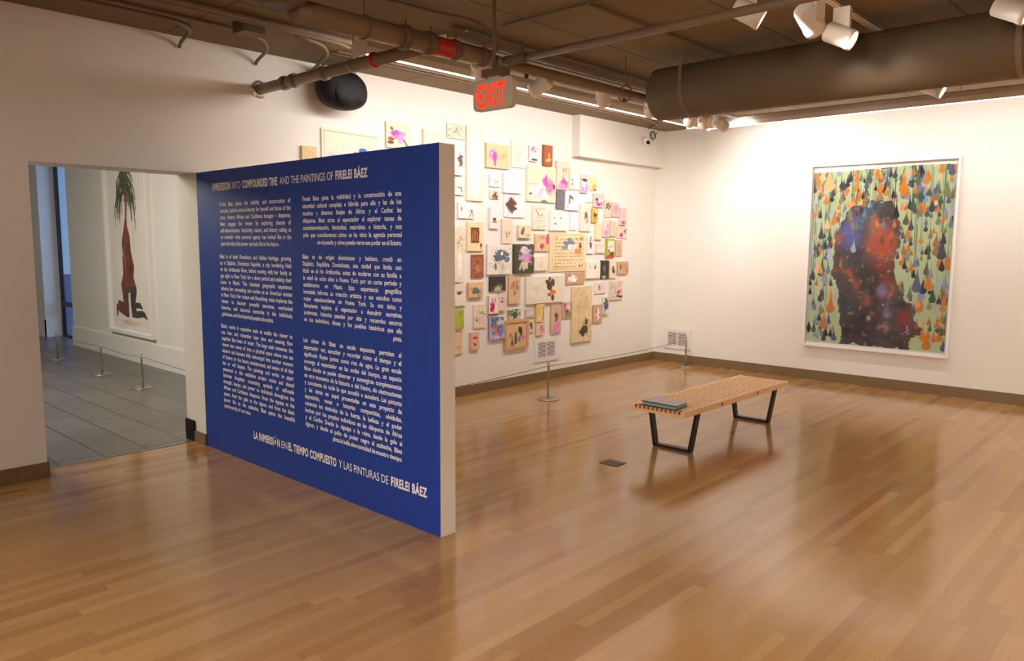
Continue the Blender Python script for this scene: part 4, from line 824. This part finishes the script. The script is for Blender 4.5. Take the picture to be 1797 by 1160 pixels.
conduit([(-6.0, -.62, zc2+.002), (-1.2, -.62, zc2+.002), (-.7, -.45, zc2+.002), (-.55, -.2, zc2)], .013, 'thin conduit between the wall washer and the salon wall, outer line')
conduit([(-6.0, -.52, zc2+.004), (-1.3, -.52, zc2+.004), (-.9, -.3, zc2+.004)], .009, 'thin conduit between the wall washer and the salon wall, inner line')
conduit([(-6.9, -2.05, zc2), (-6.2, -2.08, zc2), (-5.9, -2.2, zc2-.02), (-5.75, -2.24, zc2-.1), (-5.74, -2.26, PZ+.08)], .009, 'thin dark conduit dropping to the sprinkler main couplings', m=M_pipe_d)
conduit([(-5.62, WY0+1, zc2+.004), (-5.62, -3.03, zc2+.004), (-5.62, -2.2, zc2+.004)], .008, 'thin conduit crossing the ceiling slab above the exit rod', m=M_pipe_d)
conduit([(-5.6, -3.0, zc2), (-3.5, -3.0, zc2), (-1.0, -3.0, zc2)], .012, 'thin conduit running over the slab to the duct end', m=M_pipe_d)
jb = obj('junction_box', MB().box((-6.98, -.86, H-.085), (-6.80, -.70, H)), M_pipe_d, bevel=.004); tag(jb, 'flat dark junction box among the conduits above the doorway', 'junction box')
ct = obj('cable_tray_rail', MB().box((-5.85, -1.93, 3.285), (-2.6, -1.83, 3.335)), M_pipe)
tag(ct, 'pale steel channel at the ceiling above the white track lights', 'ceiling channel')
tag(obj('ceiling_channel', MB().box((-3.5, -9.5, 3.30), (-3.42, -2.6, 3.36)), M_pipe), 'long steel channel above the far side of the round duct', 'ceiling channel')

# ------------------------------------------------------------ wall washers
def washer(name, mbs, label):
    pass
wa = empty('wall_washer', (-3.9, -1.40, 3.15), 'long white strip wall washer above the salon wall', 'ceiling light')
x0w, x1w = -6.30, -1.35
prf = [(-1.435, 3.155), (-1.425, 3.20), (-1.39, 3.25), (-1.34, 3.272), (-1.27, 3.272), (-1.27, 3.28), (-1.345, 3.282), (-1.40, 3.262), (-1.435, 3.21), (-1.445, 3.155)]
m = MB(); n = len(prf)
m.add([(x, y, z) for x in (x0w, x1w) for y, z in prf], [(i, i+n, (i+1) % n+n, (i+1) % n) for i in range(n)]+[tuple(range(n))[::-1], tuple(range(n, 2*n))])
obj('reflector', m, M_white, wa)
obj('end_plate', MB().box((x0w-.006, -1.445, 3.15), (x0w, -1.27, 3.283)), M_white, wa)
obj('end_plate', MB().box((x1w, -1.445, 3.15), (x1w+.006, -1.27, 3.283)), M_white, wa)
obj('lamp_tube', MB().cyl((x0w+.01, -1.418, 3.152), (x1w-.01, -1.418, 3.152), .006, n=10), M_slit, wa)
for x in (-6.0, -4.4, -2.8, -1.6): obj('hanger', MB().box((x-.012, -1.36, 3.27), (x+.012, -1.33, H)), M_pipe_d, wa)
wb = empty('wall_washer', (-1.1, -5.5, 3.15), 'long white strip wall washer along the right wall ceiling', 'ceiling light')
prb = [(x-(-1.40)+(-1.16), z) for x, z in prf]
m = MB(); y0w, y1w = -1.42, -9.6
m.add([(x, y, z) for y in (y0w, y1w) for x, z in prb], [(i, (i+1) % n, (i+1) % n+n, i+n) for i in range(n)]+[tuple(range(n)), tuple(range(n, 2*n))[::-1]])
obj('reflector', m, M_white, wb)
obj('end_plate', MB().box((-1.205, y0w, 3.15), (-1.03, y0w+.006, 3.283)), M_white, wb)
obj('lamp_tube', MB().cyl((-1.178, y0w-.01, 3.154), (-1.178, y1w+.01, 3.154), .006, n=10), M_slit, wb)
for y in (-2.2, -4.2, -6.2, -8.2): obj('hanger', MB().cyl((-1.06, y, 3.27), (-1.06, y, H), .003, n=6), M_pipe, wb)

# ------------------------------------------------------------ track lights
def track(name, a, b, label):
    m = MB().box((a[0], a[1]-.018, a[2]), (b[0], a[1]-.006, a[2]+.03)).box((a[0], a[1]+.006, a[2]), (b[0], a[1]+.018, a[2]+.03)).box((a[0], a[1]-.018, a[2]+.022), (b[0], a[1]+.018, a[2]+.034))
    return tag(obj(name, m, M_white), label, 'light track')
track('light_track', (-5.95, -1.87, 3.235), (-1.25, 0, 0), 'white light track in front of the salon wall washer')
track('light_track', (-6.9, -4.27, 3.31), (-1.5, 0, 0), 'white light track nearest the viewer, crossing above the duct')
track('light_track', (-7.4, -3.97, 3.31), (-5.2, 0, 0), 'short white light track at the top edge over the branch pipe')
def head(name, pos, aim, label, lit, ztop, size=1.14, L=.17, box=.17, off=1):
    """pos: pivot of the lamp body; aim: direction of the beam; lit: lens material"""
    pos = Vector(pos); d = Vector(aim).normalized(); t = empty('track_light', pos, label, 'spotlight', 'white track spotlights')
    r = .056*size; side = d.cross(Vector((0,0,1))).normalized()
    a = pos-d*L*.5*size
    obj('lamp_body', MB().lathe(a, d*L*size, [(0,r*.8),(.03,r*.93),(.09,r),(.80,r),(.81,r*1.05),(1,r*1.05),(1.0,r*.9),(.9,r*.86)], 28), M_white, t)
    obj('lens', MB().lathe(a+d*L*size*.93, d*.004, [(0,r*.88),(1,r*.88)], 28), lit, t)
    w = .044*size; bx_ = pos+side*0
    zb_ = pos.z+.012; zt_ = zb_+box*size
    fx = Vector((d.x, d.y, 0)).normalized()
    c = Vector((pos.x, pos.y, 0))+side*off*(r*.72)
    m = MB().bar((c.x, c.y, pos.z-.03), (c.x, c.y, ztop), w*1.0, w*2.1, up=tuple(fx))
    obj('adaptor_box', m, M_white, t)
    sp_ = bpy.data.objects.new('beam', bpy.data.lights.new('beam', 'SPOT')); COL.objects.link(sp_); sp_.parent = t
    sp_.location = d*(L*.5*size+.03); sp_.rotation_mode = 'QUATERNION'; sp_.rotation_quaternion = d.to_track_quat('-Z', 'Y')
    ld = sp_.data; ld.energy = 40; ld.spot_size = math.radians(70); ld.spot_blend = .8; ld.shadow_soft_size = .04; ld.color = KEY
    return t, ld
WARM = (1., .855, .63)
KEY = (1., .93, .92)
ZT = 3.24
LD = {}
for k, (x, aim, lb, e) in enumerate([(-5.52, (1,.55,-.75), 'track spotlight beside the exit sign, leftmost on the salon track', 30),
                              (-4.80, (-.2,1,-.5), 'track spotlight directly right of the exit sign', 30),
                              (-3.90, (1,.6,-.75), 'third track spotlight from the left on the salon track', 40),
                              (-3.08, (1,.7,-.75), 'track spotlight just left of the duct end', 45),
                              (-2.25, (.6,1,-.7), 'track spotlight peeking out under the duct end', 35),
                              (-1.98, (1,.8,-.75), 'pale track spotlight right of the duct end, nearest the corner', 30),
                              (-1.62, (1.62,-.15,-.55), 'brightly lit track spotlight throwing a hot spot on the right wall', 70)]):
    t, ld = head('h', (x, -1.87, 3.085 if k < 2 else 3.13), aim, lb, M_lens_dim if k < 6 else M_lens, ZT, off=-1 if k != 1 else 1); ld.energy = e; LD[k] = ld
LD[6].spot_size = math.radians(95)
for pos, aim, lb, e, of in [((-4.60, -4.30, 3.12), (.11,-.99,-.5), 'glowing track spotlight facing the viewer in front of the duct', 30, -1),
                        ((-5.10, -4.30, 3.12), (1,-.1,-.6), 'unlit side of a boxy track spotlight at the top, left of the glowing one', 50, 1),
                        ((-5.25, -3.97, 3.19), (.5,-.93,-.6), 'track spotlight cut by the top edge left of the boxy one', 40, -1),
                        ((-2.3, -4.27, 3.13), (.1,-1,-.5), 'small lit track spotlight seen just beneath the duct', 25, -1),
                        ((-4.45, -5.24, 3.14), (.1,-1,-.5), 'white lamp clipped by the top right corner of the photo', 40, -1)]:
    t, ld = head('h', pos, aim, lb, M_lens, 3.31, off=of); ld.energy = e
track('light_track', (-6.0, -5.22, 3.31), (-4.2, 0, 0), 'light track above the top right corner lamp')
def area(name, loc, direction, sx, sy, e, col=WARM):
    l = bpy.data.lights.new(name, 'AREA'); l.shape = 'RECTANGLE'; l.size = sx; l.size_y = sy; l.energy = e; l.color = col
    o = bpy.data.objects.new(name, l); COL.objects.link(o); o.location = loc
    d = Vector(direction).normalized(); z = -d; x = Vector((1,0,0)) if abs(d.x) < .5 else Vector((0,1,0)); y = z.cross(x).normalized(); x = y.cross(z).normalized()
    o.rotation_mode = 'QUATERNION'; o.rotation_quaternion = Matrix((x, y, z)).transposed().to_quaternion(); return o
area('washer_tube_light', (-3.8, -1.355, 3.2), (0, 1, -1.2), 4.6, .06, 58, KEY)
area('washer_tube_light', (-1.09, -5.4, 3.2), (1, 0, -1.2), 7.6, .06, 64, KEY)
# spotlights over the big painting, hung on the track behind the duct
for y, e in ((-2.4, 12), (-3.7, 13)):
    l = bpy.data.lights.new('painting_spot', 'SPOT'); l.energy = e; l.spot_size = math.radians(75); l.spot_blend = .8; l.color = KEY; l.shadow_soft_size = .04
    o = bpy.data.objects.new('painting_spot', l); COL.objects.link(o); o.location = (-2.6, y+.8, 3.15); d = Vector((2.6, -.9, -1.5)); o.rotation_mode = 'QUATERNION'; o.rotation_quaternion = d.to_track_quat('-Z', 'Y')
# added out-of-view fill lights, standing in for lamps in the rest of the gallery
for loc, dr, sx_, sy_, e, c_, spr in (((-4.0, -8.0, 3.3), (0,0,-1), 6, .6, 165, WARM, 125), ((-12.6, -5.6, 3.1), (1,-.05,-.5), 1.2, 3, 150, (1,.9,.83), 100), ((-9.8, -5.0, 3.3), (0,0,-1), 1.2, 3, 36, (1,.88,.72), 140), ((-10.2, -2.4, 3.3), (.2,.25,-1), 1.5, .8, 34, (1,.86,.70), 150)):
    a_ = area('gallery_fill_light', loc, dr, sx_, sy_, e, c_); a_.data.spread = math.radians(spr)
area('dusk_fill_light', (-4.2, 8.1, 1.9), (-1, .25, -.1), 1.4, 2.6, 26, (.34,.55,1))  # blue fill light added outside the window to strengthen the dusk glow
# hall
COOL = (1., .93, .82)
area('hall_ceiling_light', (-8.4, 3.0, 3.1), (.5, 0, -1), 1.2, 3.4, 170, COOL)
area('hall_ceiling_light', (-8.4, 8.6, 3.1), (.5, 0, -1), 1.2, 3, 16, COOL)

# ------------------------------------------------------------ dusk outside the hall window
W = bpy.data.worlds.new('dusk'); SC.world = W; W.use_nodes = True
N = W.node_tree.nodes; L = W.node_tree.links; bg = N['Background']
tc = N.new('ShaderNodeTexCoord'); sx = N.new('ShaderNodeSeparateXYZ'); L.new(tc.outputs['Generated'], sx.inputs[0])
rp = N.new('ShaderNodeValToRGB'); rp.color_ramp.elements[0].position = .0; rp.color_ramp.elements[0].color = (*lin((112,148,190)), 1)
rp.color_ramp.elements[1].position = .35; rp.color_ramp.elements[1].color = (*lin((58,98,176)), 1)
L.new(sx.outputs['Z'], rp.inputs[0]); L.new(rp.outputs[0], bg.inputs['Color']); bg.inputs['Strength'].default_value = 1.15
gm = mat('snowy_ground', (120,140,150), .9, noise=.2, nscale=1)
struct('ground_outside', MB().box((XH+.4, .5, -.3), (25, 40, -.12)), gm)

# ------------------------------------------------------------ camera and view
cd = bpy.data.cameras.new('camera'); cam = bpy.data.objects.new('camera', cd); COL.objects.link(cam); SC.camera = cam
cd.sensor_width = 36; cd.sensor_fit = 'HORIZONTAL'; cd.lens = 36*FPX/1797; cd.clip_start = .05
cam.location = CAM; cam.rotation_mode = 'QUATERNION'
cam.rotation_quaternion = Matrix((_R, _U, -_F)).transposed().to_quaternion()
SC.view_settings.view_transform = 'Standard'; SC.view_settings.look = 'None'; SC.view_settings.gamma = 1; SC.view_settings.exposure = .2
SC.view_settings.use_curve_mapping = False
